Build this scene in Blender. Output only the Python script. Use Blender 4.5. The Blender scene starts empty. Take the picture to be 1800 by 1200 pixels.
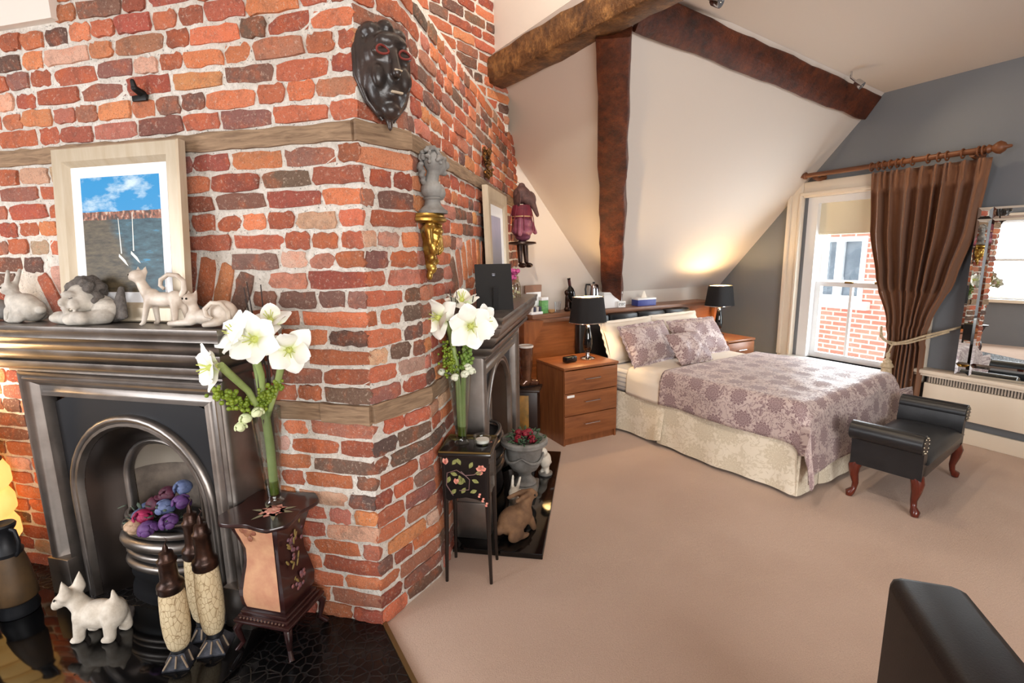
import bpy, bmesh, math, random
from mathutils import Vector, Matrix, Euler, noise
PI = math.pi
sc = bpy.context.scene
COL = sc.collection
random.seed(7)
def srgb(r, g, b):
    f = lambda c: (c/255/12.92) if c/255 <= .04045 else ((c/255+.055)/1.055)**2.4
    return (f(r), f(g), f(b), 1.0)

# ------------------------------------------------------------------ camera
CAM_H, F_PX = 1.55, 870.0
def camera():
    p, y, r = math.radians(10), math.radians(27.5), math.radians(.9)
    fwd = Vector((math.sin(y)*math.cos(p), math.cos(y)*math.cos(p), -math.sin(p)))
    ri = Vector((math.cos(y), -math.sin(y), 0)); up = ri.cross(fwd)
    right = ri*math.cos(r) - up*math.sin(r); up2 = ri*math.sin(r) + up*math.cos(r)
    cd = bpy.data.cameras.new('camera'); cd.sensor_width = 36; cd.lens = F_PX/1800*36
    cd.clip_start = .02; cd.clip_end = 200
    co = bpy.data.objects.new('camera', cd); COL.objects.link(co)
    M = Matrix((right, up2, -fwd)).transposed().to_4x4(); M.translation = (0, 0, CAM_H)
    co.matrix_world = M; sc.camera = co
    return right, up2, fwd
C_R, C_U, C_F = camera()
def to_px(P):
    v = Vector(P) - Vector((0, 0, CAM_H)); d = v.dot(C_F)
    if d < .05: return None
    return 900 + F_PX*v.dot(C_R)/d, 600 - F_PX*v.dot(C_U)/d

# ------------------------------------------------------------------ world, daylight, exposure
vs = sc.view_settings
vs.view_transform = 'Standard'; vs.look = 'None'; vs.gamma = 1; vs.use_curve_mapping = False
vs.exposure = 0.66
sc.cycles.use_denoising = True
sc.cycles.max_bounces = 7; sc.cycles.diffuse_bounces = 4; sc.cycles.glossy_bounces = 4
sc.cycles.transparent_max_bounces = 12; sc.cycles.sample_clamp_indirect = 6
sc.cycles.caustics_reflective = False; sc.cycles.caustics_refractive = False
w = bpy.data.worlds.new('overcast_sky'); sc.world = w; w.use_nodes = True
w.node_tree.nodes['Background'].inputs[0].default_value = (.90, .95, 1.0, 1)
w.node_tree.nodes['Background'].inputs[1].default_value = 2.3
def area(name, loc, rot, sx, sy, power, col):
    l = bpy.data.lights.new(name, 'AREA'); l.shape = 'RECTANGLE'; l.size = sx; l.size_y = sy
    l.energy = power; l.color = col
    o = bpy.data.objects.new(name, l); COL.objects.link(o); o.location = loc; o.rotation_euler = rot
    return o
# daylight entering through the three windows of the room (each stands in a window opening)
area('daylight_window', (5.15, 2.62, 1.26), (0, math.radians(90), 0), 1.5, .8, 40, (.86, .93, 1.0))
area('daylight_opposite', (-3.12, 1.7, 1.55), (0, math.radians(-90), 0), 1.5, 1.5, 50, (.95, .97, 1.0))
area('daylight_rear', (0, -3.12, 1.6), (math.radians(90), 0, 0), 3.4, 1.6, 140, (1.0, .96, .92))

# ------------------------------------------------------------------ node helper and materials
class NT:
    def __init__(s, name):
        s.m = bpy.data.materials.new(name); s.m.use_nodes = True
        s.t = s.m.node_tree; s.b = s.t.nodes['Principled BSDF']; s.out = s.t.nodes['Material Output']
    def n(s, typ, ins=None, **props):
        d = s.t.nodes.new(typ)
        for k, v in props.items(): setattr(d, k, v)
        for k, v in (ins or {}).items(): s.put(d.inputs[k], v)
        return d
    def put(s, sock, v):
        if isinstance(v, bpy.types.NodeSocket): s.t.links.new(v, sock)
        elif v is not None: sock.default_value = v
    def math(s, op, a, b=0.0, c=None):
        d = s.n('ShaderNodeMath', operation=op); s.put(d.inputs[0], a); s.put(d.inputs[1], b)
        if c is not None: s.put(d.inputs[2], c)
        return d.outputs[0]
    def mix(s, f, a, b, bt='MIX'):
        d = s.n('ShaderNodeMix', data_type='RGBA', blend_type=bt)
        s.put(d.inputs[0], f); s.put(d.inputs[6], a); s.put(d.inputs[7], b); return d.outputs[2]
    def coord(s, kind='Object', scale=(1, 1, 1)):
        if kind == 'World': v = s.n('ShaderNodeNewGeometry').outputs['Position']
        else: v = s.n('ShaderNodeTexCoord').outputs[kind]
        if scale != (1, 1, 1):
            v = s.n('ShaderNodeMapping', {'Vector': v, 'Scale': scale}).outputs[0]
        return v
    def noise(s, vec, scale, detail=3, rough=.55, out='Fac', dist=0):
        return s.n('ShaderNodeTexNoise', {'Vector': vec, 'Scale': scale, 'Detail': detail, 'Roughness': rough, 'Distortion': dist}).outputs[out]
    def ramp(s, fac, stops, interp='LINEAR'):
        d = s.n('ShaderNodeValToRGB', {'Fac': fac}); e = d.color_ramp.elements; d.color_ramp.interpolation = interp
        while len(e) < len(stops): e.new(.5)
        for i, (p, c) in enumerate(stops): e[i].position = p; e[i].color = c if len(c) == 4 else (*c, 1)
        return d.outputs[0]
    def bump(s, h, strength=.3, dist=.01):
        b = s.n('ShaderNodeBump', {'Height': h, 'Strength': strength, 'Distance': dist}).outputs[0]
        s.put(s.b.inputs['Normal'], b)
    def set(s, **k):
        nm = {'col': 'Base Color', 'rough': 'Roughness', 'metal': 'Metallic', 'spec': 'Specular IOR Level', 'coat': 'Coat Weight',
              'coatr': 'Coat Roughness', 'ecol': 'Emission Color', 'estr': 'Emission Strength', 'alpha': 'Alpha', 'sheen': 'Sheen Weight',
              'trans': 'Transmission Weight', 'ior': 'IOR', 'sss': 'Subsurface Weight'}
        for a, v in k.items(): s.put(s.b.inputs[nm[a]], v)
        return s
MATS = {}
def mat(name, col, rough=.5, metal=0, var=None, vscale=8, stretch=(1, 1, 1), bump=0, bscale=60, bdist=.004, coord='Object', **kw):
    if name in MATS: return MATS[name]
    t = NT(name); c = srgb(*col)
    if var or bump: v = t.coord(coord, stretch)
    if var:
        f = t.noise(v, vscale, 4, .6)
        c = t.mix(t.ramp(f, [(.35, (0, 0, 0)), (.65, (1, 1, 1))]), c, srgb(*var))
    t.set(col=c, rough=rough, metal=metal, **kw)
    if bump: t.bump(t.noise(v, bscale, 4, .65), bump, bdist)
    MATS[name] = t.m
    return t.m
def wood(name, a, b, rough=.4, grain=(1, 12, 12), scale=3, coord='Object', **kw):
    if name in MATS: return MATS[name]
    t = NT(name); v = t.coord(coord, grain)
    f = t.noise(v, scale, 6, .65, dist=.6)
    t.set(col=t.ramp(f, [(.3, srgb(*a)), (.7, srgb(*b))]), rough=rough, **kw)
    t.bump(f, .15, .003); MATS[name] = t.m
    return t.m
def clear_glass(name, tint=(1, 1, 1), gloss=.05):
    if name in MATS: return MATS[name]
    t = NT(name); t.t.nodes.remove(t.b)
    tr = t.n('ShaderNodeBsdfTransparent', {'Color': (*tint, 1)}); gl = t.n('ShaderNodeBsdfGlossy', {'Roughness': gloss})
    fr = t.n('ShaderNodeLayerWeight', {'Blend': .25}).outputs['Facing']
    fr = t.math('MULTIPLY', t.math('POWER', fr, 1.6), .9)
    mx = t.n('ShaderNodeMixShader', {0: t.math('ADD', fr, .05)})
    t.t.links.new(tr.outputs[0], mx.inputs[1]); t.t.links.new(gl.outputs[0], mx.inputs[2]); t.t.links.new(mx.outputs[0], t.out.inputs[0])
    MATS[name] = t.m; return t.m

# ------------------------------------------------------------------ mesh builder
def rotm(rx=0, ry=0, rz=0): return Euler((rx, ry, rz)).to_matrix()
class MB:
    def __init__(s): s.v = []; s.f = []; s.uv = {}
    def add(s, vs_, fs, c=(0, 0, 0), R=None):
        b = len(s.v); c = Vector(c)
        for p in vs_:
            p = Vector(p)
            if R is not None: p = R @ p
            s.v.append(p + c)
        for f in fs: s.f.append(tuple(i+b for i in f))
        return s
    def box(s, c, d, bev=0, R=None, seg=2):
        x, y, z = d[0]/2, d[1]/2, d[2]/2
        if bev <= 0:
            V = [(a*x, b*y, e*z) for e in (-1, 1) for b in (-1, 1) for a in (-1, 1)]
            return s.add(V, [(0, 2, 3, 1), (4, 5, 7, 6), (0, 1, 5, 4), (2, 6, 7, 3), (0, 4, 6, 2), (1, 3, 7, 5)], c, R)
        bm = bmesh.new(); bmesh.ops.create_cube(bm, size=1, matrix=Matrix.Diagonal((*d, 1)))
        bmesh.ops.bevel(bm, geom=list(bm.edges), offset=min(bev, .49*min(d)), segments=seg, affect='EDGES', profile=.5)
        return s.bm(bm, c, R)
    def bm(s, bm, c=(0, 0, 0), R=None):
        bm.verts.ensure_lookup_table(); bm.verts.index_update()
        s.add([v.co.copy() for v in bm.verts], [[v.index for v in f.verts] for f in bm.faces], c, R); bm.free(); return s
    def span(s, a, b, bev=0):
        return s.box([(p+q)/2 for p, q in zip(a, b)], [abs(q-p) for p, q in zip(a, b)], bev)
    def rings(s, rings, closed=True, cap0=False, cap1=False, c=(0, 0, 0), R=None):
        n = len(rings[0]); V = [p for r in rings for p in r]; F = []
        for k in range(len(rings)-1):
            for i in range(n if closed else n-1):
                j = (i+1) % n; F.append((k*n+i, k*n+j, (k+1)*n+j, (k+1)*n+i))
        if cap0: F.append(tuple(reversed(range(n))))
        if cap1: F.append(tuple((len(rings)-1)*n+i for i in range(n)))
        return s.add(V, F, c, R)
    def lathe(s, prof, n=24, c=(0, 0, 0), R=None, sx=1, sy=1, a0=0, a1=2*PI):
        full = abs(a1-a0-2*PI) < 1e-6; k = n if full else n+1
        rs = [[(sx*r*math.cos(a0+(a1-a0)*i/n), sy*r*math.sin(a0+(a1-a0)*i/n), z) for i in range(k)] for r, z in prof]
        return s.rings(rs, full, full and prof[0][0] > 1e-5, full and prof[-1][0] > 1e-5, c, R)
    def tube(s, path, r, n=8, cap=True, flat=1.0):
        P = [Vector(p) for p in path]; rs = []
        up = None
        for i, p in enumerate(P):
            t = (P[min(i+1, len(P)-1)] - P[max(i-1, 0)]).normalized()
            if up is None: up = Vector((0, 0, 1)) if abs(t.z) < .9 else Vector((1, 0, 0))
            x = t.cross(up).normalized(); up = x.cross(t).normalized()
            q = r[i] if isinstance(r, (list, tuple)) else r
            rs.append([p + x*(q*math.cos(2*PI*k/n)) + up*(q*flat*math.sin(2*PI*k/n)) for k in range(n)])
        return s.rings(rs, True, cap, cap)
    def ell(s, c, r, R=None, n=16, m=10):
        if not isinstance(r, (list, tuple)): r = (r, r, r)
        prof = [(math.cos(-PI/2+PI*i/m), math.sin(-PI/2+PI*i/m)) for i in range(m+1)]
        rs = [[(r[0]*q*math.cos(2*PI*k/n), r[1]*q*math.sin(2*PI*k/n), r[2]*z) for k in range(n)] for q, z in prof]
        rs[0] = [(0, 0, -r[2])]*n; rs[-1] = [(0, 0, r[2])]*n
        V = [(0, 0, -r[2])] + [p for q in rs[1:-1] for p in q] + [(0, 0, r[2])]; F = []
        for i in range(n): F.append((0, 1+(i+1) % n, 1+i))
        for k in range(m-2):
            for i in range(n):
                j = (i+1) % n; F.append((1+k*n+i, 1+k*n+j, 1+(k+1)*n+j, 1+(k+1)*n+i))
        L = len(V)-1
        for i in range(n): F.append((L, 1+(m-2)*n+i, 1+(m-2)*n+(i+1) % n))
        return s.add(V, F, c, R)
    def cap(s, p0, p1, r0, r1=None, n=12):     # rounded limb
        p0, p1 = Vector(p0), Vector(p1); r1 = r0 if r1 is None else r1
        d = (p1-p0).normalized(); path = []; rad = []
        for k in range(5):
            a = -PI/2 + PI/2*k/4*.98 + .03; path.append(p0 + d*r0*math.sin(a)); rad.append(r0*math.cos(a))
        for k in range(5):
            a = PI/2*k/4*.98; path.append(p1 + d*r1*math.sin(a)); rad.append(max(r1*math.cos(a), .0003))
        return s.tube(path, rad, n)
    def prism(s, poly, y0, y1, c=(0, 0, 0), R=None):
        n = len(poly); V = [(x, y0, z) for x, z in poly] + [(x, y1, z) for x, z in poly]
        F = [tuple(range(n)), tuple(reversed(range(n, 2*n)))] + [(i+n, (i+1) % n+n, (i+1) % n, i) for i in range(n)]
        return s.add(V, F, c, R)
    def grid(s, fn, nu, nv, us=1, vs_=1, thick=0):
        b = len(s.v)
        for j in range(nv+1):
            for i in range(nu+1): s.v.append(Vector(fn(i/nu, j/nv)))
        for j in range(nv):
            for i in range(nu):
                a = b+j*(nu+1)+i; s.uv[len(s.f)] = [(i/nu*us, j/nv*vs_), ((i+1)/nu*us, j/nv*vs_), ((i+1)/nu*us, (j+1)/nv*vs_), (i/nu*us, (j+1)/nv*vs_)]
                s.f.append((a, a+1, a+nu+2, a+nu+1))
        return s
    def mesh(s, name, m=None, smooth=38):
        me = bpy.data.meshes.new(name); me.from_pydata([tuple(v) for v in s.v], [], s.f)
        if s.uv:
            ul = me.uv_layers.new(name='UVMap')
            for fi, p in enumerate(me.polygons):
                if fi in s.uv:
                    for li, q in zip(p.loop_indices, s.uv[fi]): ul.data[li].uv = q
        me.validate()
        if m: me.materials.append(m)
        bm = bmesh.new(); bm.from_mesh(me); bmesh.ops.recalc_face_normals(bm, faces=bm.faces) if not s.uv else None
        bm.to_mesh(me); bm.free()
        if smooth:
            me.polygons.foreach_set('use_smooth', [True]*len(me.polygons)); me.set_sharp_from_angle(angle=math.radians(smooth))
        return me
    def build(s, name, m, parent=None, loc=(0, 0, 0), rot=(0, 0, 0), smooth=38):
        return put(name, s.mesh(name, m, smooth), parent, loc, rot)
def put(name, me, parent=None, loc=(0, 0, 0), rot=(0, 0, 0), scale=None):
    o = bpy.data.objects.new(name, me); COL.objects.link(o)
    o.location = loc; o.rotation_euler = rot
    if scale: o.scale = scale
    if parent is not None: o.parent = parent
    return o
def tag(o, label, cat, group=None):
    o['label'] = label; o['category'] = cat
    if group: o['group'] = group
    return o
def thing(name, label, cat, loc=(0, 0, 0), rz=0, group=None, rot=None):
    o = bpy.data.objects.new(name, None); COL.objects.link(o); o.empty_display_size = .05
    o.location = loc; o.rotation_euler = rot or (0, 0, rz)
    return tag(o, label, cat, group)
def struct(o): o['kind'] = 'structure'; return o
def stuff(o): o['kind'] = 'stuff'; return o
def blob(name, m, parent, prims, voxel=.006, smooth=6, loc=(0, 0, 0), rot=(0, 0, 0), bumpy=0):
    b = MB()
    for p in prims:
        if p[0] == 'e': b.ell(p[1], p[2], rotm(*p[3]) if len(p) > 3 else None)
        else: b.cap(p[1], p[2], p[3], p[4] if len(p) > 4 else None)
    o = b.build(name, m, parent, loc, rot, smooth=180)
    r = o.modifiers.new('merge', 'REMESH'); r.mode = 'VOXEL'; r.voxel_size = voxel; r.use_smooth_shade = True
    sm = o.modifiers.new('soften', 'SMOOTH'); sm.factor = .5; sm.iterations = smooth
    if bumpy:
        tx = bpy.data.textures.new(name+'_relief', 'CLOUDS'); tx.noise_scale = .02
        d = o.modifiers.new('relief', 'DISPLACE'); d.texture = tx; d.strength = bumpy; d.mid_level = .5
    return o
# frames of the two chimney faces: u along the wall (to the right), off = distance in front of it
A0, XL, YL, AL = Vector((.355, 1.919, 0)), Vector((.751, -.660, 0)), Vector((.660, .751, 0)), math.atan2(-.660, .751)
B0, XR, YR, AR = Vector((.688, 2.116, 0)), Vector((.605, .797, 0)), Vector((-.797, .605, 0)), math.atan2(.797, .605)
def FL(u, off, z): return A0 + XL*u - YL*off + Vector((0, 0, z))
def FR(u, off, z): return B0 + XR*u - YR*off + Vector((0, 0, z))
# ------------------------------------------------------------------ room shell
X0, X1, Y0, Y1 = -3.0, 4.96, -3.0, 4.13
def carpet_mat():
    t = NT('carpet'); v = t.coord('World')
    f = t.noise(v, 190, 3, .8); g = t.noise(v, 1.6, 3, .5); h = t.noise(v, 45, 2, .6)
    c = t.mix(f, srgb(178, 150, 133), srgb(232, 208, 190))
    c = t.mix(t.math('MULTIPLY', t.ramp(g, [(.4, (0, 0, 0)), (.62, (1, 1, 1))]), .22), c, srgb(168, 138, 120))
    t.set(col=c, rough=1, spec=.05, sheen=.15); t.bump(t.math('ADD', f, t.math('MULTIPLY', h, .5)), .55, .006); return t.m
M_carpet = carpet_mat()
M_plaster = mat('white_plaster', (218, 208, 198), .85, bump=.08, bscale=25, bdist=.006, coord='World')
M_wallgrey = mat('blue_grey_paint', (122, 125, 130), .8, bump=.05, bscale=160, bdist=.002, coord='World')
M_gloss = mat('cream_gloss_paint', (238, 226, 208), .35)
M_white = mat('white_gloss_paint', (240, 240, 240), .3)
def plane_slab(name, pts, m, thick):
    b = MB(); P = [Vector(p) for p in pts]; n = (P[1]-P[0]).cross(P[2]-P[0]).normalized()*thick; k = len(P)
    b.add(P + [p+n for p in P], [tuple(range(k)), tuple(reversed(range(k, 2*k)))] + [(i, (i+1) % k, (i+1) % k+k, i+k) for i in range(k)])
    return struct(b.build(name, m, smooth=0))
b = MB(); b.span((X0-.1, Y0-.1, -.1), (X1+.1, Y1+.1, 0)); struct(b.build('floor', M_carpet, smooth=0))
# window wall with its opening
WY0, WY1, WZ0, WZ1 = 2.13, 3.12, .47, 2.05
b = MB()
b.span((X1, Y0-.1, 0), (X1+.22, WY0, 3.95)); b.span((X1, WY1, 0), (X1+.22, Y1+.1, 3.95))
b.span((X1, WY0, 0), (X1+.22, WY1, WZ0)); b.span((X1, WY0, WZ1), (X1+.22, WY1, 3.95))
struct(b.build('wall_right', M_wallgrey, smooth=0))
b = MB(); b.span((X0-.1, Y1, 0), (X1+.2, Y1+.12, 3.95)); struct(b.build('wall_back', M_plaster, smooth=0))
b = MB()          # wall opposite the window wall, its window is what the mirror shows
b.span((X0-.2, Y0-.1, 0), (X0, .9, 3.95)); b.span((X0-.2, 2.5, 0), (X0, Y1+.1, 3.95)); b.span((X0-.2, .9, 0), (X0, 2.5, .85)); b.span((X0-.2, .9, 2.3), (X0, 2.5, 3.95))
struct(b.build('wall_left', M_wallgrey, smooth=0))
b = MB()
b.span((X0-.1, Y0-.2, 0), (-1.7, Y0, 3.95)); b.span((1.7, Y0-.2, 0), (X1+.2, Y0, 3.95)); b.span((-1.7, Y0-.2, 0), (1.7, Y0, .8)); b.span((-1.7, Y0-.2, 2.4), (1.7, Y0, 3.95))
struct(b.build('wall_front', M_wallgrey, smooth=0))
zc = lambda x: 2.863 + .0616*(X1-x)                # low ceiling over the bed side
xb = lambda y: 1.765 + .1332*(3.61-y)              # line of the tie beam: the roof is open to the left of it
ZV = 3.85
plane_slab('ceiling', [(X1+.1, Y0-.1, zc(X1+.1)), (xb(Y0-.1), Y0-.1, zc(xb(Y0-.1))), (xb(Y1), Y1, zc(xb(Y1))), (X1+.1, Y1, zc(X1+.1))], M_plaster, -.08)
plane_slab('ceiling', [(xb(Y0-.1)+.1, Y0-.1, ZV), (X0-.1, Y0-.1, ZV), (X0-.1, Y1+.1, ZV), (xb(Y1)+.1, Y1+.1, ZV)], M_plaster, -.08)
plane_slab('wall_upper', [(xb(Y0-.1), Y0-.1, 2.93), (xb(Y1), Y1, 2.93), (xb(Y1), Y1, ZV), (xb(Y0-.1), Y0-.1, ZV)], M_plaster, .06)
zr = lambda y: 5.607 - 1.081*y                     # slope that falls to the back wall
zl = lambda x, y: 5.386 - 1.243*x - .061*y       # slope that falls from the beam by the chimney
def xv(y): return (5.386 - .061*y - zr(y))/1.243  # the valley where the two meet
yt = 2.42
plane_slab('ceiling_slope', [(xv(4.18), 4.18, zr(4.18)), (X1+.05, 4.18, zr(4.18)), (X1+.05, yt, zr(yt)), (xv(yt), yt, zr(yt))], M_plaster, -.05)
xt = lambda y: (5.386 - .061*y - 3.02)/1.243
plane_slab('ceiling_slope', [(xv(4.18), 4.18, zr(4.18)), (xv(yt), yt, zr(yt)), (xt(4.18), 4.18, 3.02)], M_plaster, -.05)
# plaster panel at the top of the brick wall, left edge of the picture
b = MB(); b.span((-2.1, -.035, 2.487), (-1.235, .1, 3.86)); struct(b.build('trim_1', M_plaster, loc=FL(0, 0, 0), rot=(0, 0, AL), smooth=0))

# ------------------------------------------------------------------ brickwork
def brick_mat(name, attr):
    t = NT(name); v = t.coord('World')
    if attr: c = t.n('ShaderNodeVertexColor', layer_name='Col').outputs[0]
    else: c = t.n('ShaderNodeObjectInfo').outputs['Color']
    n1 = t.noise(v, 16, 5, .75); n2 = t.noise(v, 80, 4, .75); n3 = t.noise(t.n('ShaderNodeVectorMath', {0: v, 1: (7.3, 1.9, 4.1)}, operation='ADD').outputs[0], 12, 4, .65); n4 = t.noise(v, 230, 2, .6)
    c2 = t.mix(t.ramp(n3, [(.5, (0, 0, 0)), (.62, (.75, .75, .75))]), c, t.mix(.35, c, srgb(214, 110, 62)))
    c2 = t.mix(t.ramp(n1, [(.5, (0, 0, 0)), (.66, (.7, .7, .7))]), c2, t.mix(.6, c, srgb(100, 78, 70)))
    c2 = t.mix(t.ramp(n2, [(.56, (0, 0, 0)), (.72, (.75, .75, .75))]), c2, srgb(206, 184, 166))
    c2 = t.mix(t.ramp(n4, [(.3, (.5, .5, .5)), (.45, (0, 0, 0))]), c2, srgb(70, 44, 38))
    t.set(col=c2, rough=.9, spec=.15); t.bump(t.math('ADD', n2, t.math('MULTIPLY', n1, 1.6)), .8, .009); return t.m
M_brick, M_brick_far = brick_mat('brick', False), brick_mat('brick_far', True)
def mortar_mat():
    t = NT('lime_mortar'); v = t.coord('World')
    n = t.noise(v, 48, 6, .8); s = t.noise(v, 120, 3, .6); w_ = t.noise(v, 3, 3, .5)
    c = t.mix(t.ramp(n, [(.3, (0, 0, 0)), (.6, (1, 1, 1))]), srgb(198, 189, 177), srgb(238, 232, 223))
    c = t.mix(t.math('MULTIPLY', t.ramp(w_, [(.45, (0, 0, 0)), (.6, (1, 1, 1))]), .3), c, srgb(192, 174, 156))
    c = t.mix(t.ramp(s, [(.62, (0, 0, 0)), (.68, (.85, .85, .85))]), c, srgb(96, 86, 80))
    t.set(col=c, rough=.95, spec=.1); t.bump(t.math('ADD', n, t.math('MULTIPLY', s, .6)), .8, .011); return t.m
M_mortar = mortar_mat()
M_oldwood = wood('bond_timber_wood', (106, 82, 62), (160, 132, 104), .85, (2, 2, 22), 4, 'World')
PAL = [((192, 114, 82), 5), ((178, 102, 78), 6), ((202, 130, 92), 4), ((154, 86, 70), 4), ((140, 98, 86), 3), ((122, 92, 80), 3), ((104, 82, 74), 1.8), ((196, 158, 136), 1.8), ((180, 118, 98), 3)]
def brick_colour(rng):
    c = rng.choices([p[0] for p in PAL], [p[1] for p in PAL])[0]; k = rng.uniform(.9, 1.12)
    return srgb(*[min(255, q*k*rng.uniform(.96, 1.04)) for q in c])
def brick_shape(L, seed):                         # weathered face, worn arrises, 4 x 2 cells
    rng = random.Random(seed); nx, nz = 5, 3; H, D = .062, .05; V = []; F = []
    for j in range(nz+1):
        for i in range(nx+1):
            x = -L/2 + L*i/nx; z = -H/2 + H*j/nz; edge = i in (0, nx) or j in (0, nz)
            corner = i in (0, nx) and j in (0, nz)
            y = rng.uniform(-.003, .004) + (.004 if edge else 0) + (.002 if corner else 0)
            x += rng.uniform(-.0065, .0065); z += rng.uniform(-.0045, .0045)
            if corner: x -= math.copysign(.003, x); z -= math.copysign(.002, z)
            V.append((x, y, z))
    for j in range(nz):
        for i in range(nx): a = j*(nx+1)+i; F.append((a, a+1, a+nx+2, a+nx+1))
    rim = [i for i in range(nx+1)] + [j*(nx+1)+nx for j in range(1, nz+1)] + [nz*(nx+1)+i for i in range(nx-1, -1, -1)] + [j*(nx+1) for j in range(nz-1, 0, -1)]
    k0 = len(V)
    for r in rim: V.append((V[r][0]*1.01, D, V[r][2]*1.02))
    for i in range(len(rim)): j = (i+1) % len(rim); F.append((rim[j], rim[i], k0+i, k0+j))
    return V, F
SHAPES = {k: [brick_shape(L, 100*n_+i) for i in range(8)] for n_, (k, L) in enumerate((('s', .216), ('h', .104), ('m', .16)))}
def shape_mesh(vf):
    me = bpy.data.meshes.new('brick'); me.from_pydata(vf[0], [], vf[1]); me.materials.append(M_brick)
    me.polygons.foreach_set('use_smooth', [True]*len(me.polygons)); me.set_sharp_from_angle(angle=math.radians(55)); return me
SMESH = {k: [shape_mesh(q) for q in v] for k, v in SHAPES.items()}
SLEN = {'s': .216, 'h': .104, 'm': .16}
COURSE = .0748
def lay(wall, rows, skip, seed, limit=300, extra=()):
    """rows(z) gives the two ends of a course; bricks are children of wall"""
    rng = random.Random(seed); out = []
    k = 0
    while True:
        z = .012 + .031 + k*COURSE; k += 1
        r = rows(z)
        if r is None: break
        if z > 3.4: break
        P, Q = r; d = (Q-P); L = d.length; d.normalize(); ang = math.atan2(d.y, d.x); s = -rng.uniform(0, .2)
        heads = rng.random() < .45
        while s < L:
            q = rng.random(); kind = ('h' if q < .6 else 'm' if q < .75 else 's') if heads else ('s' if q < .68 else 'm' if q < .85 else 'h')
            ln = SLEN[kind]*rng.uniform(.95, 1.05); a, e = max(s, 0), min(s+ln, L); s += ln + rng.uniform(.011, .02)
            if L-e < .07: e = L + .004; s = L
            if a < .001: a = -.004
            if e-a < .045: continue
            c = P + d*((a+e)/2); c.z = z + rng.uniform(-.004, .004)
            if skip(((a+e)/2), z, (a+e)/2 - (e-a)/2, (a+e)/2 + (e-a)/2): continue
            if e-a < .13 and kind != 'h': kind = 'h'
            out.append((kind, rng.randrange(8), c, ang + rng.uniform(-.012, .012), rng.uniform(-.018, .018), (e-a)/SLEN[kind], rng.uniform(.88, 1.06), brick_colour(rng), rng.uniform(.006, .016)))
    for (c, ang, roll, ln, hh) in extra: out.append(('s', rng.randrange(8), c, ang, roll, ln/.216, hh/.062, brick_colour(rng), .012))
    def size(o):
        p = to_px(o[2])
        if p is None or not (-30 < p[0] < 1830 and -30 < p[1] < 1230): return -1/(1+(o[2]-Vector((0, 0, 1.5))).length)
        return SLEN[o[0]]*o[5]/(o[2]-Vector((0, 0, CAM_H))).length**1.6 + .01
    out.sort(key=size, reverse=True)
    far = MB(); fcol = []
    for i, (kind, iv, c, ang, roll, lx, lz, col, proud) in enumerate(out):
        R = Matrix.Rotation(ang, 4, 'Z') @ Matrix.Rotation(roll, 4, 'Y'); n = R.to_3x3() @ Vector((0, 1, 0))
        p = c - n*proud
        if i < limit and size(out[i]) > 0:
            o = put('brick', SMESH[kind][iv], wall, p, R.to_euler(), (lx, 1, lz)); o.color = col
        else:
            V, F = SHAPES[kind][iv]; far.add([Vector((x*lx, y, zz*lz)) for x, y, zz in V], F, p, R.to_3x3()); fcol += [col]*len(V)
    if far.v:
        me = far.mesh('bricks', M_brick_far, 55); ca = me.color_attributes.new('Col', 'FLOAT_COLOR', 'POINT')
        ca.data.foreach_set('color', [x for c in fcol for x in c]); stuff(put('bricks', me, wall))
ZT = 3.86
uE = lambda z: .02*z                        # right edge of the left-hand face
wE = lambda z: -.075*z                      # left edge of the right-hand face: the chamfer narrows upwards
UL, WR = -2.5, 2.55
def masonry(name, ends, back, z0=0, z1=None, hole=None):
    z1 = z1 or ZT; b = MB(); zs = [z0 + (z1-z0)*i/6 for i in range(7)]; fr, bk = [], []
    for z in zs:
        P, Q = ends(z); n = (Q-P).cross(Vector((0, 0, 1))).normalized()
        fr.append((P, Q)); bk.append((P - n*back, Q - n*back))
    rings = [[f[0], f[1], k[1], k[0]] for f, k in zip(fr, bk)]
    if hole:                                # leave the fireplace opening free
        rings = []; h0, h1, hz = hole
        def seg(za, zb, fa, fb):
            rs = []
            for z in (za, zb):
                P, Q = ends(z); n = (Q-P).cross(Vector((0, 0, 1))).normalized(); p, q = fa(P, Q), fb(P, Q); rs.append([p, q, q - n*back, p - n*back])
            b.rings(rs, True, True, True)
        at_ = lambda s: (lambda P, Q: P + (Q-P).normalized()*s)
        seg(z0, hz, lambda P, Q: P, at_(h0)); seg(z0, hz, at_(h1), lambda P, Q: Q); seg(hz, z1, lambda P, Q: P, lambda P, Q: Q)
    else: b.rings(rings, True, True, True)
    return struct(b.build(name, M_mortar, smooth=0))
# left-hand face (behind the first fireplace)
lend = lambda z: (FL(UL, 0, z), FL(uE(z), 0, z))
wl = masonry('wall_chimney_front', lend, .15, hole=(-1.045-.3-UL, -1.045+.3-UL, .86))
ARC_C, ARC_Z, ARC_R = -1.03, .27, 1.12
def in_arch(u, z, r0, r1):
    a = math.atan2(u-ARC_C, z-ARC_Z); r = math.hypot(u-ARC_C, z-ARC_Z); return abs(a) < .44 and r0 < r < r1
def skipL(s, z, a, e):
    u = UL+s
    if -1.52 < u < -.57 and z < 1.2: return True
    if 1.95 < z < 2.03: return True
    if .895 < z < 1.0: return u > -.62
    if u < -1.27 and z > 2.46: return True
    return in_arch(u, z, ARC_R+.0, ARC_R+.23) or in_arch(a+UL, z, ARC_R, ARC_R+.23) or in_arch(e+UL, z, ARC_R, ARC_R+.23)
arch = []
for i in range(13):
    a = -.42 + .84*i/12; r = ARC_R+.115
    arch.append((FL(ARC_C + r*math.sin(a), 0, ARC_Z + r*math.cos(a)), AL, a - PI/2, .205, .07))
lay(wl, lambda z: lend(z) if z < ZT else None, skipL, 11, 300, arch)
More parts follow.
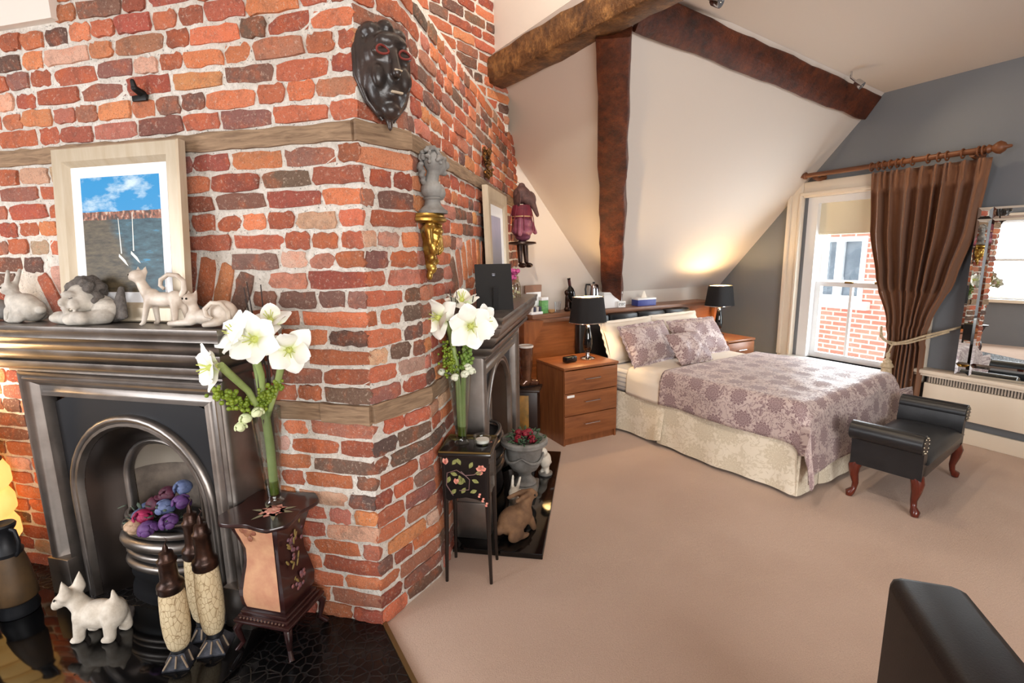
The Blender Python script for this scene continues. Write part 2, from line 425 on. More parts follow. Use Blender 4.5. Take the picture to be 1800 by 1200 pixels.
# chamfered corner
cend = lambda z: (FL(uE(z), 0, z), FR(wE(z), 0, z))
wc = masonry('wall_chimney_corner', cend, .1, 0, 2.57)
lay(wc, lambda z: cend(z) if z < 2.57 else None, lambda s, z, a, e: 1.95 < z < 2.03 or .895 < z < 1.0, 23)
# right-hand face (behind the second fireplace)
rend = lambda z: (FR(wE(z), 0, z), FR(WR, 0, z))
wr = masonry('wall_chimney_side', rend, .15, 0, 2.57, hole=(.88-.3, .88+.3, .86))
def skipR(s, z, a, e):
    u = wE(z)+s
    if .36 < u < 1.4 and z < 1.1: return True
    if 1.95 < z < 2.03: return True
    if .895 < z < 1.0: return u < .35
    r = math.hypot(u-.9, z-.33); return abs(u-.9) < .5 and 1.1 < r < 1.33
arch = []
for i in range(10):
    a = -.42 + .84*i/9; r = 1.215
    arch.append((FR(.9 + r*math.sin(a), 0, .33 + r*math.cos(a)), AR, a - PI/2, .205, .07))
lay(wr, lambda z: rend(z) if z < 2.57 else None, skipR, 37, 300, arch)
# bond timbers let into the brickwork
def timber(wall, P, Q, z0, z1, seed, proud=.014):
    rng = random.Random(seed); L = (Q-P).length; d = (Q-P).normalized(); n = d.cross(Vector((0, 0, 1))); k = max(2, int(L/.05)); rs = []
    for i in range(k+1):
        c = P + d*(L*i/k); j = lambda: rng.uniform(-.004, .004)
        rs.append([c + n*(proud+j()) + Vector((0, 0, z0+j())), c + n*(proud+.004+j()) + Vector((0, 0, (z0+z1)/2+j())), c + n*(proud+j()) + Vector((0, 0, z1+j())), c - n*.04 + Vector((0, 0, z1)), c - n*.04 + Vector((0, 0, z0))])
    MB().rings(rs, True, True, True).build('bond_timber', M_oldwood, wall, smooth=50)
z2 = lambda P: Vector((P.x, P.y, 0))
timber(wl, FL(UL, 0, 0), FL(.02, 0, 0), 1.957, 2.022, 1); timber(wc, FL(.02, .004, 0), FR(-.16, .004, 0), 1.952, 2.026, 2, .02); timber(wr, FR(-.15, 0, 0), FR(WR, 0, 0), 1.957, 2.022, 3)
timber(wl, FL(-.62, 0, 0), FL(-.2, 0, 0), .905, .978, 4); timber(wl, FL(-.195, 0, 0), FL(.018, 0, 0), .9, .978, 5, .02)
timber(wc, FL(.018, .003, 0), FR(-.065, .003, 0), .903, .978, 6, .018); timber(wr, FR(-.06, 0, 0), FR(.34, 0, 0), .905, .976, 7)
# upper stack, set back behind the top of the right-hand face
D5 = Vector((math.sin(math.radians(64)), math.cos(math.radians(64)), 0))
send = lambda z: (FR(1.98, .03, z) - D5*1.9, FR(1.98, .03, z))
ws = masonry('wall_chimney_stack', send, .45, 2.5)
lay(ws, lambda z: send(z) if z < ZT else None, lambda s, z, a, e: z < 2.53, 51)

# ------------------------------------------------------------------ hewn beams
def beam_mat(name, a, b_, c_):
    t = NT(name); v = t.coord('World'); n = t.noise(t.coord('World', (3, 3, 3)), 3.2, 6, .7); m_ = t.noise(v, 34, 5, .7)
    c = t.ramp(n, [(.3, srgb(*a)), (.52, srgb(*b_)), (.75, srgb(*c_))]); c = t.mix(t.ramp(m_, [(.5, (0, 0, 0)), (.7, (.6, .6, .6))]), c, srgb(44, 24, 16))
    t.set(col=c, rough=.45, spec=.35); t.bump(t.math('ADD', n, m_), .6, .02); return t.m
M_beam = beam_mat('dark_stained_oak', (48, 22, 12), (92, 44, 24), (128, 66, 34))
M_beam2 = beam_mat('brown_hewn_oak', (54, 32, 18), (110, 74, 42), (176, 128, 76))
def beam(name, label, P, Q, ex, ey, m, seed, wob=.008, taper=1.0):
    """rough beam from P to Q whose section is spanned by the vectors ex, ey"""
    P, Q, ex, ey = map(Vector, (P, Q, ex, ey)); L = (Q-P).length; k = max(6, int(L/.09)); rs = []
    pts = [(-.5, -.46), (-.46, -.5), (0, -.51), (.46, -.5), (.5, -.46), (.51, 0), (.5, .46), (.46, .5), (0, .5), (-.46, .5), (-.5, .46), (-.5, 0)]
    for i in range(k+1):
        t = i/k; c = P.lerp(Q, t); s = 1 + (taper-1)*t; ring = []
        for (a, b_) in pts:
            p = c + ex*a*s + ey*b_*s; q = p*4.0; q2 = p*13
            ring.append(p + (ex.normalized()*a + ey.normalized()*b_)*(noise.noise(q + Vector((seed, 0, 0)))*wob*3 + noise.noise(q2)*wob*1.2))
        rs.append(ring)
    o = MB().rings(rs, True, True, True).build(name, m, smooth=55); return tag(o, label, 'beam', 'hewn roof timbers')
nrm = Vector((0, -.81, -.586)); alo = Vector((0, -.586, .81))
Pl, Pr = Vector((2.16, 2.535, 2.865)), Vector((4.95, 2.697, 2.693))
beam('ceiling_beam', 'dark red-brown hewn beam sloping across to the window wall above the bed', Pl + alo*.10 - nrm*.06, Pr + alo*.10 - nrm*.06, alo*.205, nrm*.2, M_beam, 1)
dY = Vector((.132, -.991, 0)); E1 = Vector((1.85, 3.61, 2.798))
sx = Vector((.991, .132, 0))
beam('ceiling_beam', 'brown hewn beam with pale worn patches running from the brick chimney overhead', E1 - dY*.25 - sx*.085 + Vector((0, 0, .085)), E1 + dY*4.6 - sx*.085 + Vector((0, 0, .085)), sx*.17, Vector((0, 0, .18)), M_beam2, 2)
V0, V1 = Vector((3.29, 4.06, 1.17)), Vector((2.09, 2.60, 2.80))
dv = (V1-V0).normalized(); sxv = dv.cross(Vector((.62, .62, .9))).normalized(); syv = sxv.cross(dv).normalized()
if syv.z > 0: syv = -syv
beam('ceiling_beam', 'dark hewn rafter standing between the two white slopes behind the bed', V0 - dv*.07 + syv*.03, V1 + dv*.1 + syv*.03, sxv*.20, syv*.2, M_beam, 3, .01)
b = MB(); b.cap((0, 0, 0), (.5, -.25, 0), .09, .07)
beam('ceiling_beam', 'short stub of beam meeting the overhead beam at the top edge of the picture', FR(1.25, .62, 2.97), FR(1.05, .95, 2.99), Vector((.1, 0, 0)), Vector((0, 0, .12)), M_beam2, 5)

# ------------------------------------------------------------------ window in the right wall
def casing(root, y0, y1, z0, z1, x, m, wd=.11, sgn=-1):
    for (a, c) in (((x, y0-wd, z0), (x+sgn*.05, y0, z1+wd)), ((x, y1, z0), (x+sgn*.05, y1+wd, z1+wd)), ((x, y0, z1), (x+sgn*.05, y1, z1+wd))):
        MB().span(a, c, .012).build('casing', m, root)
def win1():
    r = bpy.data.objects.new('window_1', None); COL.objects.link(r); struct(r)
    casing(r, WY0-.0, WY1+.03, WZ0-.04, WZ1+.0, X1, M_gloss, .15)
    for a, c in (((X1-.06, WY0-.0, WZ0), (X1-.045, WY0+.02, WZ1)), ((X1-.07, WY1+.03, WZ0), (X1-.04, WY1+.055, WZ1+.03)), ((X1-.07, WY0, WZ1+.02), (X1-.04, WY1+.05, WZ1+.05)), ((X1-.065, WY1+.14, WZ0), (X1-.045, WY1+.18, WZ1+.13))):
        MB().span(a, c, .006).build('bead', M_gloss, r)
    MB().span((X1, WY1-.1, WZ0), (X1+.2, WY1, WZ1)).span((X1, WY0, WZ0), (X1+.2, WY0+.1, WZ1)).span((X1, WY0+.1, WZ1-.06), (X1+.2, WY1-.1, WZ1)).build('sash_box', M_white, r, smooth=0)
    MB().span((X1-.09, WY0-.1, WZ0-.045), (X1+.2, WY1+.12, WZ0), .012).build('window_sill', M_white, r)
    def sash(z0, z1, x, bar):
        s = MB(); a, c = WY0+.1, WY1-.1; k = .05
        s.span((x, a, z0), (x+.04, a+k, z1)); s.span((x, c-k, z0), (x+.04, c, z1)); s.span((x, a+k, z0), (x+.04, c-k, z0+.055)); s.span((x, a+k, z1-.045), (x+.04, c-k, z1))
        if bar: s.span((x+.008, (a+c)/2-.012+.06, z0+.05), (x+.035, (a+c)/2+.012+.06, z1-.04))
        o = s.build('sash', M_white, r, smooth=0)
        MB().span((x+.018, a+k, z0+.05), (x+.022, c-k, z1-.04)).build('pane', clear_glass('window_glass', (.96, .98, .97), .02), o, smooth=0)
    sash(WZ0, 1.235, X1+.07, True); sash(1.195, WZ1-.06, X1+.12, False)
    lf = MB(); lf.box((X1+.06, 2.7, 1.235), (.03, .07, .02), .005); lf.box((X1+.06, 2.45, 1.24), (.03, .05, .025), .005); lf.build('sash_catch', mat('brass', (150, 120, 70), .3, 1), r)
    bl = MB(); bl.span((X1+.05, WY0+.1, 1.70), (X1+.054, WY1-.1, WZ1-.06)); bl.span((X1+.046, WY0+.1, 1.69), (X1+.06, WY1-.1, 1.715), .004)
    o = bl.build('roller_blind', mat('cream_blind', (236, 226, 198), .8), None, smooth=0); tag(o, 'cream roller blind drawn a little way down the sash window', 'blind')
win1()
def winbay(name, x, y0, y1, z0, z1, axis, sgn):
    r = bpy.data.objects.new(name, None); COL.objects.link(r); struct(r)
    def sp(a, c, nm, m):   # a, c = (along, depth, z)
        f = (lambda p: (x+sgn*p[1], p[0], p[2])) if axis == 'x' else (lambda p: (p[0], x+sgn*p[1], p[2]))
        A_, C_ = f(a), f(c); MB().span([min(i, j) for i, j in zip(A_, C_)], [max(i, j) for i, j in zip(A_, C_)], .006).build(nm, m, r)
    for a, c in (((y0-.12, 0, z0-.1), (y0, .05, z1+.12)), ((y1, 0, z0-.1), (y1+.12, .05, z1+.12)), ((y0, 0, z1), (y1, .05, z1+.12)), ((y0-.16, 0, z0-.06), (y1+.16, .12, z0))): sp(a, c, 'casing', M_gloss)
    zm = (z0+z1)/2
    for a, c in (((y0, -.1, z0), (y0+.06, -.06, z1)), ((y1-.06, -.1, z0), (y1, -.06, z1)), ((y0, -.1, zm-.025), (y1, -.06, zm+.025)), ((y0, -.1, z1-.05), (y1, -.06, z1)), ((y0, -.1, z0), (y1, -.06, z0+.05))): sp(a, c, 'sash', M_white)
winbay('window_2', X0, .9, 2.5, .85, 2.3, 'x', 1); winbay('window_3', Y0, -1.7, 1.7, .8, 2.4, 'y', 1)

# ------------------------------------------------------------------ house across the way
def outside():
    t = NT('house_brick'); v = t.coord('World'); sp = t.n('ShaderNodeSeparateXYZ', {0: v}); cb = t.n('ShaderNodeCombineXYZ', {0: sp.outputs[1], 1: sp.outputs[2]})
    br = t.n('ShaderNodeTexBrick', {'Vector': cb.outputs[0], 'Color1': srgb(204, 118, 98), 'Color2': srgb(216, 140, 120), 'Mortar': srgb(232, 200, 186), 'Scale': 1.0, 'Mortar Size': .012, 'Brick Width': .23, 'Row Height': .078})
    t.set(col=br.outputs[0], rough=.9, spec=.1)
    XO = 8.4
    h = thing('neighbour_house', 'red brick house wall with a white window seen through the sash window', 'house', (XO, 4.2, -3))
    # opening around the casement window
    y0, y1, z0, z1 = .10, .88, 3.74, 4.74
    MB().span((0, -5, 0), (.3, y0, 8.5)).span((0, y1, 0), (.3, 1.55, 8.5)).span((0, y0, 0), (.3, y1, z0)).span((0, y0, z1), (.3, y1, 8.5)).build('wall', t.m, h, smooth=0)
    wf = MB(); k = .075
    wf.span((-.02, y0, z0), (.08, y0+k, z1)); wf.span((-.02, y1-k, z0), (.08, y1, z1)); wf.span((-.018, y0+k, z1-k), (.078, y1-k, z1)); wf.span((-.018, y0+k, z0), (.078, y1-k, z0+k)); wf.span((-.02, (y0+y1)/2-.06, z0+k), (.08, (y0+y1)/2+.06, z1-k))
    f = wf.build('window', M_white, h, smooth=0)
    gm = mat('far_window_glass', (84, 94, 106), .35, 0, (120, 128, 138), 3)
    for a in (y0+k, (y0+y1)/2+.06): MB().span((.03, a, z0+k), (.05, a+(y1-y0)/2-.135, z1-k)).build('pane', gm, f, smooth=0)
    MB().span((-.1, y0-.12, z0-.13), (.1, y1+.1, z0), .01).build('window_sill', mat('stone_sill', (225, 222, 216), .8), h)
    MB().tube([(-.06, 1.0, 0), (-.06, 1.0, 8)], .05, 10).build('drain_pipe', M_white, h)
    MB().span((-.02, 1.4, 0), (.32, 1.56, 8.5)).build('corner_stones', mat('pale_quoin', (196, 170, 152), .9), h, smooth=0)
    rf = thing('slate_roof', 'grey slate roof of the house beyond the opposite window', 'roof', (-6.2, -1.4, 0))
    t2 = NT('slates'); br = t2.n('ShaderNodeTexBrick', {'Vector': t2.n('ShaderNodeCombineXYZ', {0: t2.n('ShaderNodeSeparateXYZ', {0: t2.coord('World')}).outputs[1], 1: t2.n('ShaderNodeSeparateXYZ', {0: t2.coord('World')}).outputs[2]}).outputs[0], 'Color1': srgb(150, 150, 154), 'Color2': srgb(190, 190, 192), 'Mortar': srgb(90, 90, 94), 'Scale': 1.0, 'Mortar Size': .012, 'Brick Width': .3, 'Row Height': .16})
    t2.set(col=br.outputs[0], rough=.7)
    MB().add([(0, -3, -1), (0, 8, -1), (-3, 8, 3.95), (-3, -3, 3.95), (0, -3, -1.2), (0, 8, -1.2), (-3, 8, 3), (-3, -3, 3)], [(0, 1, 2, 3), (7, 6, 5, 4), (0, 4, 5, 1), (1, 5, 6, 2), (2, 6, 7, 3), (3, 7, 4, 0)]).build('slope', t2.m, rf, smooth=0)
    g = MB(); g.span((5.3, -12, -3.2), (14, 16, -3)); struct(g.build('ground', mat('yard_paving', (150, 146, 140), .9), smooth=0))
outside()
# skirting, ledge, radiator under the mirror
MB().span((X1-.025, Y0, 0), (X1, 1.95, .125), .006).build('baseboard_right', M_gloss); struct(bpy.data.objects['baseboard_right'])
MB().span((X1-.025, 1.95, 0), (X1, Y1, .125), .006).build('baseboard_right', M_gloss); struct(bpy.data.objects['baseboard_right.001'])
o = MB().span((X1-.145, -2.9, .53), (X1, 2.02, .565), .012).span((X1-.12, -2.9, .512), (X1, 2.02, .53)).build('trim_2', M_gloss); struct(o)
def radiator():
    r = thing('radiator', 'long cream panel radiator under the ledge below the mirror', 'radiator', (X1-.06, .45, 0))
    MB().span((-.045, -1.6, .205), (-.02, 1.5, .455), .008).build('panel', M_gloss, r)
    g = MB()
    for i in range(170): g.span((-.04, -1.58+i*.018, .458), (-.025, -1.571+i*.018, .508))
    stuff(g.build('grille', mat('grille_paint', (186, 174, 160), .5), r, smooth=0))
    MB().span((-.022, -1.59, .2), (.05, 1.49, .5)).build('casing', mat('radiator_inside', (120, 116, 112), .7), r, smooth=0)
    for y in (-1.2, 1.25): MB().span((-.02, y, .1), (.055, y+.04, .24)).build('bracket', M_gloss, r, smooth=0)
radiator()
# ------------------------------------------------------------------ the two cast-iron fireplaces
def iron_mat():
    t = NT('polished_cast_iron'); v = t.coord('Object'); n = t.noise(v, 9, 4, .6); m_ = t.noise(v, 90, 3, .6)
    t.set(col=t.mix(n, srgb(112, 106, 102), srgb(160, 152, 146)), metal=.92, rough=t.math('ADD', t.math('MULTIPLY', n, .25), .24)); t.bump(m_, .06, .002); return t.m
M_iron = iron_mat()
M_blackiron = mat('blackened_iron', (26, 27, 31), .5, .3, bump=.05, bscale=200)
M_fireclay = mat('fireclay', (118, 106, 95), .9, 0, (88, 79, 72), 14, bump=.3, bscale=120)
M_granite = NT('polished_black_granite'); M_granite.set(col=srgb(9, 9, 10), rough=.07, spec=.5); M_granite = M_granite.m
def arch_pts(r, z0, y, n=20, x0=0):
    P = [(x0-r, y, .012)] + [(x0-r, y, .012+(z0-.012)*k/3) for k in (1, 2)]
    P += [(x0 + r*math.cos(PI - PI*i/n), y, z0 + r*math.sin(PI*i/n)) for i in range(n+1)]
    return P + [(x0+r, y, .012+(z0-.012)*k/3) for k in (2, 1)] + [(x0+r, y, .012)]
def fireplace(label, pos, rz, W, D, ZC, ZM, over, ra, za, flowers):
    r = thing('fireplace', label, 'fireplace', pos, rz); w = W/2
    def door(i, y): return [(-w+i, y, 0), (-w+i, y, ZC-i), (w-i, y, ZC-i), (w-i, y, 0)]
    prof = [(0, -.002), (0, -D+.01), (.004, -D), (.012, -D-.006), (.02, -D), (.026, -D+.002), (.034, -D-.008), (.044, -D-.004), (.052, -D+.012), (.07, -D+.032), (.09, -D+.03), (.1, -D+.016), (.108, -D+.008), (.115, -D+.03), (.115, -D+.06)]
    MB().rings([door(i, y) for i, y in prof], False).build('surround', M_iron, r, smooth=50)
    c = MB(); o_ = over
    cp = [(0, 0), (.012, .004), (.012, .012), (.03, .02), (.046, .034), (.05, .05), (.05, .058), (.042, .062), (.05, .068), (.066, .09), (.07, .105), (.07, .112), (.078, .116), (.09, .14), (.092, .16), (.1, .166), (.1, .19), (.104, .194), (.104, .21)]
    k = (ZM-ZC)/.21; kk = o_/.104
    c.rings([[(-w-a*kk, -.002, ZC+z*k), (-w-a*kk, -D-a*kk, ZC+z*k), (w+a*kk, -D-a*kk, ZC+z*k), (w+a*kk, -.002, ZC+z*k)] for a, z in cp], True, True, True)
    c.build('mantel', M_iron, r, smooth=50)
    for s in (-1, 1): MB().box((s*(w-.052), -D/2-.006, .105), (.125, D+.016, .21), .006).build('plinth_block', M_iron, r)
    # black plate with arched opening
    wi = w-.115; top = ZC-.115; inner = arch_pts(ra, za, -D+.05); n = len(inner); outer = []
    for (x, y, z) in inner:
        if z <= za: outer.append((math.copysign(wi, x), y, z))
        else:
            dx, dz = x, z-za; t = min(wi/abs(dx) if abs(dx) > 1e-4 else 99, (top-za)/dz if dz > 1e-4 else 99); outer.append((dx*t, y, za+dz*t))
    MB().rings([outer, inner], False).build('back_plate', M_blackiron, r, smooth=0)
    mp = [(0, .05), (0, .035), (.012, .022), (.024, .024), (.03, .034), (.034, .026), (.046, .026), (.054, .04), (.058, .05)]
    MB().rings([arch_pts(ra+.005-a, za, -D+y) for a, y in mp], False).build('arch_moulding', M_iron, r, smooth=60)
    r2 = ra-.055; r3 = ra*.56; z3 = za+.03
    MB().rings([arch_pts(r2 + (r3-r2)*t, za + (z3-za)*t, -D+.05+.10*(t**1.4)) for t in (0, .25, .5, .75, 1)], False).build('splay', mat('dark_polished_iron', (74, 66, 62), .3, .9), r, smooth=60)
    MB().rings([arch_pts(r3+.004-a, z3, -D+y) for a, y in ((0, .15), (0, .138), (.01, .132), (.02, .138), (.026, .15), (.026, .17))], False).build('inner_arch', M_iron, r, smooth=60)
    rf = r3-.025; D = D - .012; fb = MB()   # concave fireclay back, domed hood
    fb.rings([[(rf*math.cos(PI-PI*i/16), -D+.16+.13*math.sin(PI*i/16), z) for i in range(17)] for z in (.1, .4, z3+rf*.25)], False); fb.build('fire_back', M_fireclay, r, smooth=80)
    hd = MB(); rr = []
    for j in range(7):
        a = PI/2*j/6; q = rf*math.cos(a)+.001; rr.append([(q*math.cos(PI-PI*i/16), -D+.155+.12*math.sin(PI*i/16)*math.cos(a) - .02*math.sin(a), z3+rf*.22+rf*.78*math.sin(a)) for i in range(17)])
    hd.rings(rr, False); hd.build('hood', mat('steel_hood', (176, 166, 152), .35, .45), r, smooth=80)
    zg = z3*.74
    D = D + .012
    for j, (zz, rad, tk) in enumerate(((zg, rf+.014, .012), (zg-.05, rf+.03, .018), (zg-.105, rf+.034, .028), (zg-.165, rf+.026, .016), (zg-.215, rf+.03, .02))):
        MB().tube([(rad*math.cos(PI-PI*i/18), -D+.15-rad*.5*math.sin(PI*i/18), zz) for i in range(19)], tk, 10).build('grate_bar', M_iron, r, smooth=80)
    MB().rings([[(q*math.cos(PI-PI*i/16), -D+.15-q*.48*math.sin(PI*i/16), z) for i in range(17)] for q, z in ((rf, zg-.02), (rf+.005, .22), (rf+.03, .2), (rf+.04, .12), (rf+.02, .1), (rf+.045, .05), (rf+.05, .012))], False).build('ash_front', M_blackiron, r, smooth=60)
    MB().box((0, -D+.16, zg-.03), (rf*1.8, .18, .02)).build('coal_bed', M_blackiron, r)
    return r
U1, D1 = -1.045, .16
fireplace('large polished cast-iron fireplace with arched opening on the near brick face', FL(U1, 0, 0), AL, 1.07, D1, 1.09, 1.305, .12, .385, .52, True)
U2, D2 = .88, .17
fireplace('narrow-looking cast-iron fireplace set on the brick face towards the bed', FR(U2, 0, .03), AR, 1.16, D2, 1.0, 1.225, .13, .40, .50, False)
def hearth1():
    h = thing('hearth', 'black tiled hearth with a brass edge strip under the near fireplace', 'hearth', FL(0, 0, 0), AL)
    poly = [(-3.0, -.004), (.0, -.004), (.55, -.54), (.55, -1.2), (-3.0, -1.2)]
    def flat(p, z0, z1): return MB().add([(x, y, z0) for x, y in p] + [(x, y, z1) for x, y in p], [tuple(range(len(p))), tuple(range(len(p), 2*len(p)))] + [(i, (i+1) % len(p), (i+1) % len(p)+len(p), i+len(p)) for i in range(len(p))])
    t = NT('black_mosaic'); vo = t.n('ShaderNodeTexVoronoi', {'Vector': t.coord('Object'), 'Scale': 26.0}, feature='DISTANCE_TO_EDGE')
    f = t.ramp(vo.outputs['Distance'], [(.02, (0, 0, 0)), (.08, (1, 1, 1))]); t.set(col=t.mix(f, srgb(22, 21, 22), srgb(9, 9, 10)), rough=t.math('ADD', .42, t.math('MULTIPLY', f, -.2))); t.bump(f, .5, .003)
    flat(poly, .001, .014).build('hearth_tiles', t.m, h, smooth=0)
    d = Vector((.55, -.54, 0)).normalized(); n = Vector((d.y, -d.x, 0)); q = [Vector((0, 0, 0)), Vector((.55, -.54, 0)), Vector((.55, -.54, 0)) - n*.018, Vector((0, 0, 0)) - n*.018]
    flat([(v.x, v.y) for v in q], .001, .018).build('edge_strip', mat('old_brass_strip', (132, 112, 76), .45, .8), h, smooth=0)
    MB().box((U1, -.42, .022), (1.25, .52, .016), .005).build('hearth_slab', M_granite, h)
hearth1()
o = MB().box((U2, -.24, .015), (1.36, .48, .03), .004).build('hearth', M_granite, None, FR(0, 0, 0), (0, 0, AR)); tag(o, 'polished black granite hearth slab under the fireplace near the bed', 'hearth')

# ------------------------------------------------------------------ framed harbour painting leaning on the mantel
def frame_parts(r, W, H, fw, m1, mw, m2, depth=.03):
    def rect(i, y): return [(-W/2+i, y, i), (-W/2+i, y, H-i), (W/2-i, y, H-i), (W/2-i, y, i)]
    MB().rings([rect(i, y) for i, y in ((0, 0), (0, -depth), (.006, -depth-.006), (fw*.7, -depth-.004), (fw-.004, -depth+.012), (fw, -depth+.016), (fw, 0))], True).build('frame', m1, r, smooth=30)
    MB().rings([rect(i, y) for i, y in ((fw-.002, -depth+.014), (fw+mw*.85, -depth+.022), (fw+mw*.86, -depth+.016), (fw+mw, -depth+.02), (fw+mw, -.004))], True).build('slip', m2, r, smooth=30)
    MB().box((0, -.002, H/2), (W-.02, .004, H-.02)).build('backing', mat('backing_board', (90, 74, 60), .9), r, smooth=0)
    return fw+mw
M_champ = mat('champagne_frame', (196, 182, 160), .38, .25, (182, 164, 138), 20, (1, 1, .15))
def painting():
    r = thing('painting', 'harbour painting in a wide champagne frame leaning above the near mantel', 'painting', FL(-1.01, .135, 1.306), rot=None)
    r.rotation_euler = Euler((math.radians(-9), 0, 0)).to_matrix().to_4x4().to_euler(); r.matrix_world = Matrix.Translation(FL(-.985, .10, 1.306)) @ Matrix.Rotation(AL, 4, 'Z') @ Matrix.Rotation(math.radians(-5), 4, 'X')
    W, H = .63, .69; i = frame_parts(r, W, H, .078, M_champ, .042, mat('white_slip', (236, 236, 238), .5))
    t = NT('harbour_picture'); v = t.coord('Object'); s = t.n('ShaderNodeSeparateXYZ', {0: v}); x, z = s.outputs[0], s.outputs[2]
    n = t.noise(t.n('ShaderNodeMapping', {'Vector': v, 'Scale': (7, 1, 16)}).outputs[0], 1, 5, .6); n2 = t.noise(t.n('ShaderNodeMapping', {'Vector': v, 'Scale': (10, 1, 40)}).outputs[0], 1.3, 5, .7)
    sky = t.mix(t.ramp(n, [(.5, (0, 0, 0)), (.68, (1, 1, 1))]), srgb(20, 132, 190), srgb(190, 210, 220))
    town = t.ramp(t.noise(t.n('ShaderNodeMapping', {'Vector': v, 'Scale': (60, 1, 40)}).outputs[0], 1, 2), [(.4, srgb(70, 50, 40)), (.55, srgb(150, 90, 66)), (.65, srgb(190, 170, 150))])
    water = t.ramp(n2, [(.35, srgb(26, 52, 64)), (.6, srgb(60, 92, 104)), (.75, srgb(40, 150, 200))]); mud = t.ramp(n2, [(.35, srgb(52, 46, 36)), (.6, srgb(96, 84, 64)), (.8, srgb(124, 120, 70))])
    side = t.math('ADD', t.math('MULTIPLY', x, 6), t.math('MULTIPLY', t.math('SUBTRACT', z, .28), 3)); side = t.math('ADD', side, t.math('MULTIPLY', n, .8))
    low = t.mix(t.ramp(side, [(.3, (0, 0, 0)), (.6, (1, 1, 1))]), mud, water)
    c = t.mix(t.math('GREATER_THAN', t.math('ADD', z, t.math('MULTIPLY', n2, .02)), .415), low, town); c = t.mix(t.math('GREATER_THAN', t.math('ADD', z, t.math('MULTIPLY', n, .02)), .447), c, sky)
    t.set(col=c, rough=.5)
    cv = MB().span((-W/2+i-.003, -.012, i-.003), (W/2-i+.003, -.006, H-i+.003)).build('canvas', t.m, r, smooth=0)
    for (bx, z0, h, tilt) in ((-.012, .25, .16, -.004), (.05, .26, .17, .006)):
        MB().add([(bx, -.0128, z0+.02), (bx+.006, -.0128, z0+.02), (bx+tilt+.002, -.0128, z0+h), (bx+tilt-.001, -.0128, z0+h)], [(0, 1, 2, 3)]).add([(bx-.01, -.0128, z0+.02), (bx+.02, -.0128, z0-.005), (bx+.035, -.0128, z0-.03), (bx+.022, -.0128, z0-.022), (bx-.012, -.0128, z0+.008)], [(0, 1, 2, 3, 4)]).build('painted_boat', mat('paint_white', (222, 222, 214), .5), cv, smooth=0)
painting()

# ------------------------------------------------------------------ figurines on the near mantel
M_stone = mat('weathered_stone_white', (206, 198, 186), .8, 0, (160, 152, 142), 16, bump=.35, bscale=130)
M_ceramic = mat('pale_glazed_ceramic', (214, 202, 188), .45, 0, (182, 166, 150), 14, bump=.1, bscale=120)
M_darkhair = mat('grey_stone_curls', (112, 104, 98), .9, 0, (78, 72, 68), 30, bump=.9, bscale=90, bdist=.012)
M_greystone = mat('grey_lead_stone', (142, 140, 136), .7, 0, (112, 108, 104), 14, bump=.25, bscale=150)
M_eye = mat('dark_eye', (20, 18, 18), .2)
ZM1 = 1.306
def mantel_thing(name, label, cat, u, off, turn=0, group=None): return thing(name, label, cat, FL(u, off, ZM1), AL + turn, group)
def eyes(r, pts, rad=.004):
    for p in pts: MB().ell(p, rad, n=8, m=6).build('eye', M_eye, r)
r = mantel_thing('cat_figurine', 'pale ceramic cat standing with looped tail in front of the painting', 'figurine', -.70, .19)
blob('body', M_ceramic, r, [('e', (0, 0, .098), (.072, .026, .028)), ('e', (-.052, 0, .106), (.034, .027, .034)), ('e', (.055, 0, .1), (.034, .027, .032)), ('c', (-.07, 0, .115), (-.098, 0, .165), .022, .017), ('e', (-.104, -.004, .185), (.031, .026, .024)), ('e', (-.126, -.008, .178), (.012, .013, .011)),
    ('c', (-.085, .012, .2), (-.08, .014, .222), .011, .002), ('c', (-.112, .012, .2), (-.118, .016, .222), .011, .002), ('c', (-.062, .015, .09), (-.062, .018, .012), .013, .009), ('c', (-.06, -.015, .09), (-.085, -.02, .012), .013, .009), ('e', (-.07, .018, .006), (.014, .009, .007)), ('e', (-.094, -.02, .006), (.014, .009, .007)),
    ('c', (.07, .015, .09), (.078, .02, .012), .016, .009), ('c', (.062, -.015, .09), (.06, -.018, .012), .016, .009), ('e', (.07, .02, .006), (.014, .009, .007)), ('e', (.052, -.018, .006), (.014, .009, .007))], .005)
MB().tube([(.082, 0, .112), (.098, 0, .135), (.1, 0, .165), (.08, -.004, .186), (.045, -.01, .19), (.015, -.014, .172), (.008, -.014, .15), (.022, -.012, .138)], [.01, .01, .009, .009, .008, .008, .007, .006], 10).build('tail', M_ceramic, r, smooth=90)
eyes(r, [(-.121, -.022, .19), (-.134, .004, .19)])
r = mantel_thing('cat_figurine', 'pale ceramic cat lying stretched out at the right end of the near mantel', 'figurine', -.515, .19)
blob('body', M_ceramic, r, [('e', (.075, 0, .05), (.055, .04, .048)), ('e', (.005, 0, .035), (.07, .032, .03)), ('e', (-.05, 0, .035), (.035, .03, .028)), ('c', (-.05, .0, .05), (-.058, 0, .085), .02, .016), ('e', (-.06, -.006, .1), (.027, .024, .022)), ('c', (-.046, .006, .114), (-.04, .008, .136), .009, .002), ('c', (-.072, .006, .114), (-.078, .008, .136), .009, .002),
    ('c', (-.05, -.022, .018), (-.14, -.03, .012), .014, .01), ('c', (-.05, .015, .018), (-.13, .0, .012), .013, .01), ('c', (.08, -.035, .02), (.03, -.045, .012), .015, .01)], .005)
MB().tube([(.115, -.02, .03), (.128, -.035, .06), (.11, -.043, .09), (.075, -.048, .092), (.045, -.05, .07), (.05, -.05, .045), (.075, -.052, .038)], [.008]*6+[.005], 8).build('tail', M_ceramic, r, smooth=90)
eyes(r, [(-.07, -.026, .104), (-.052, -.028, .104)])
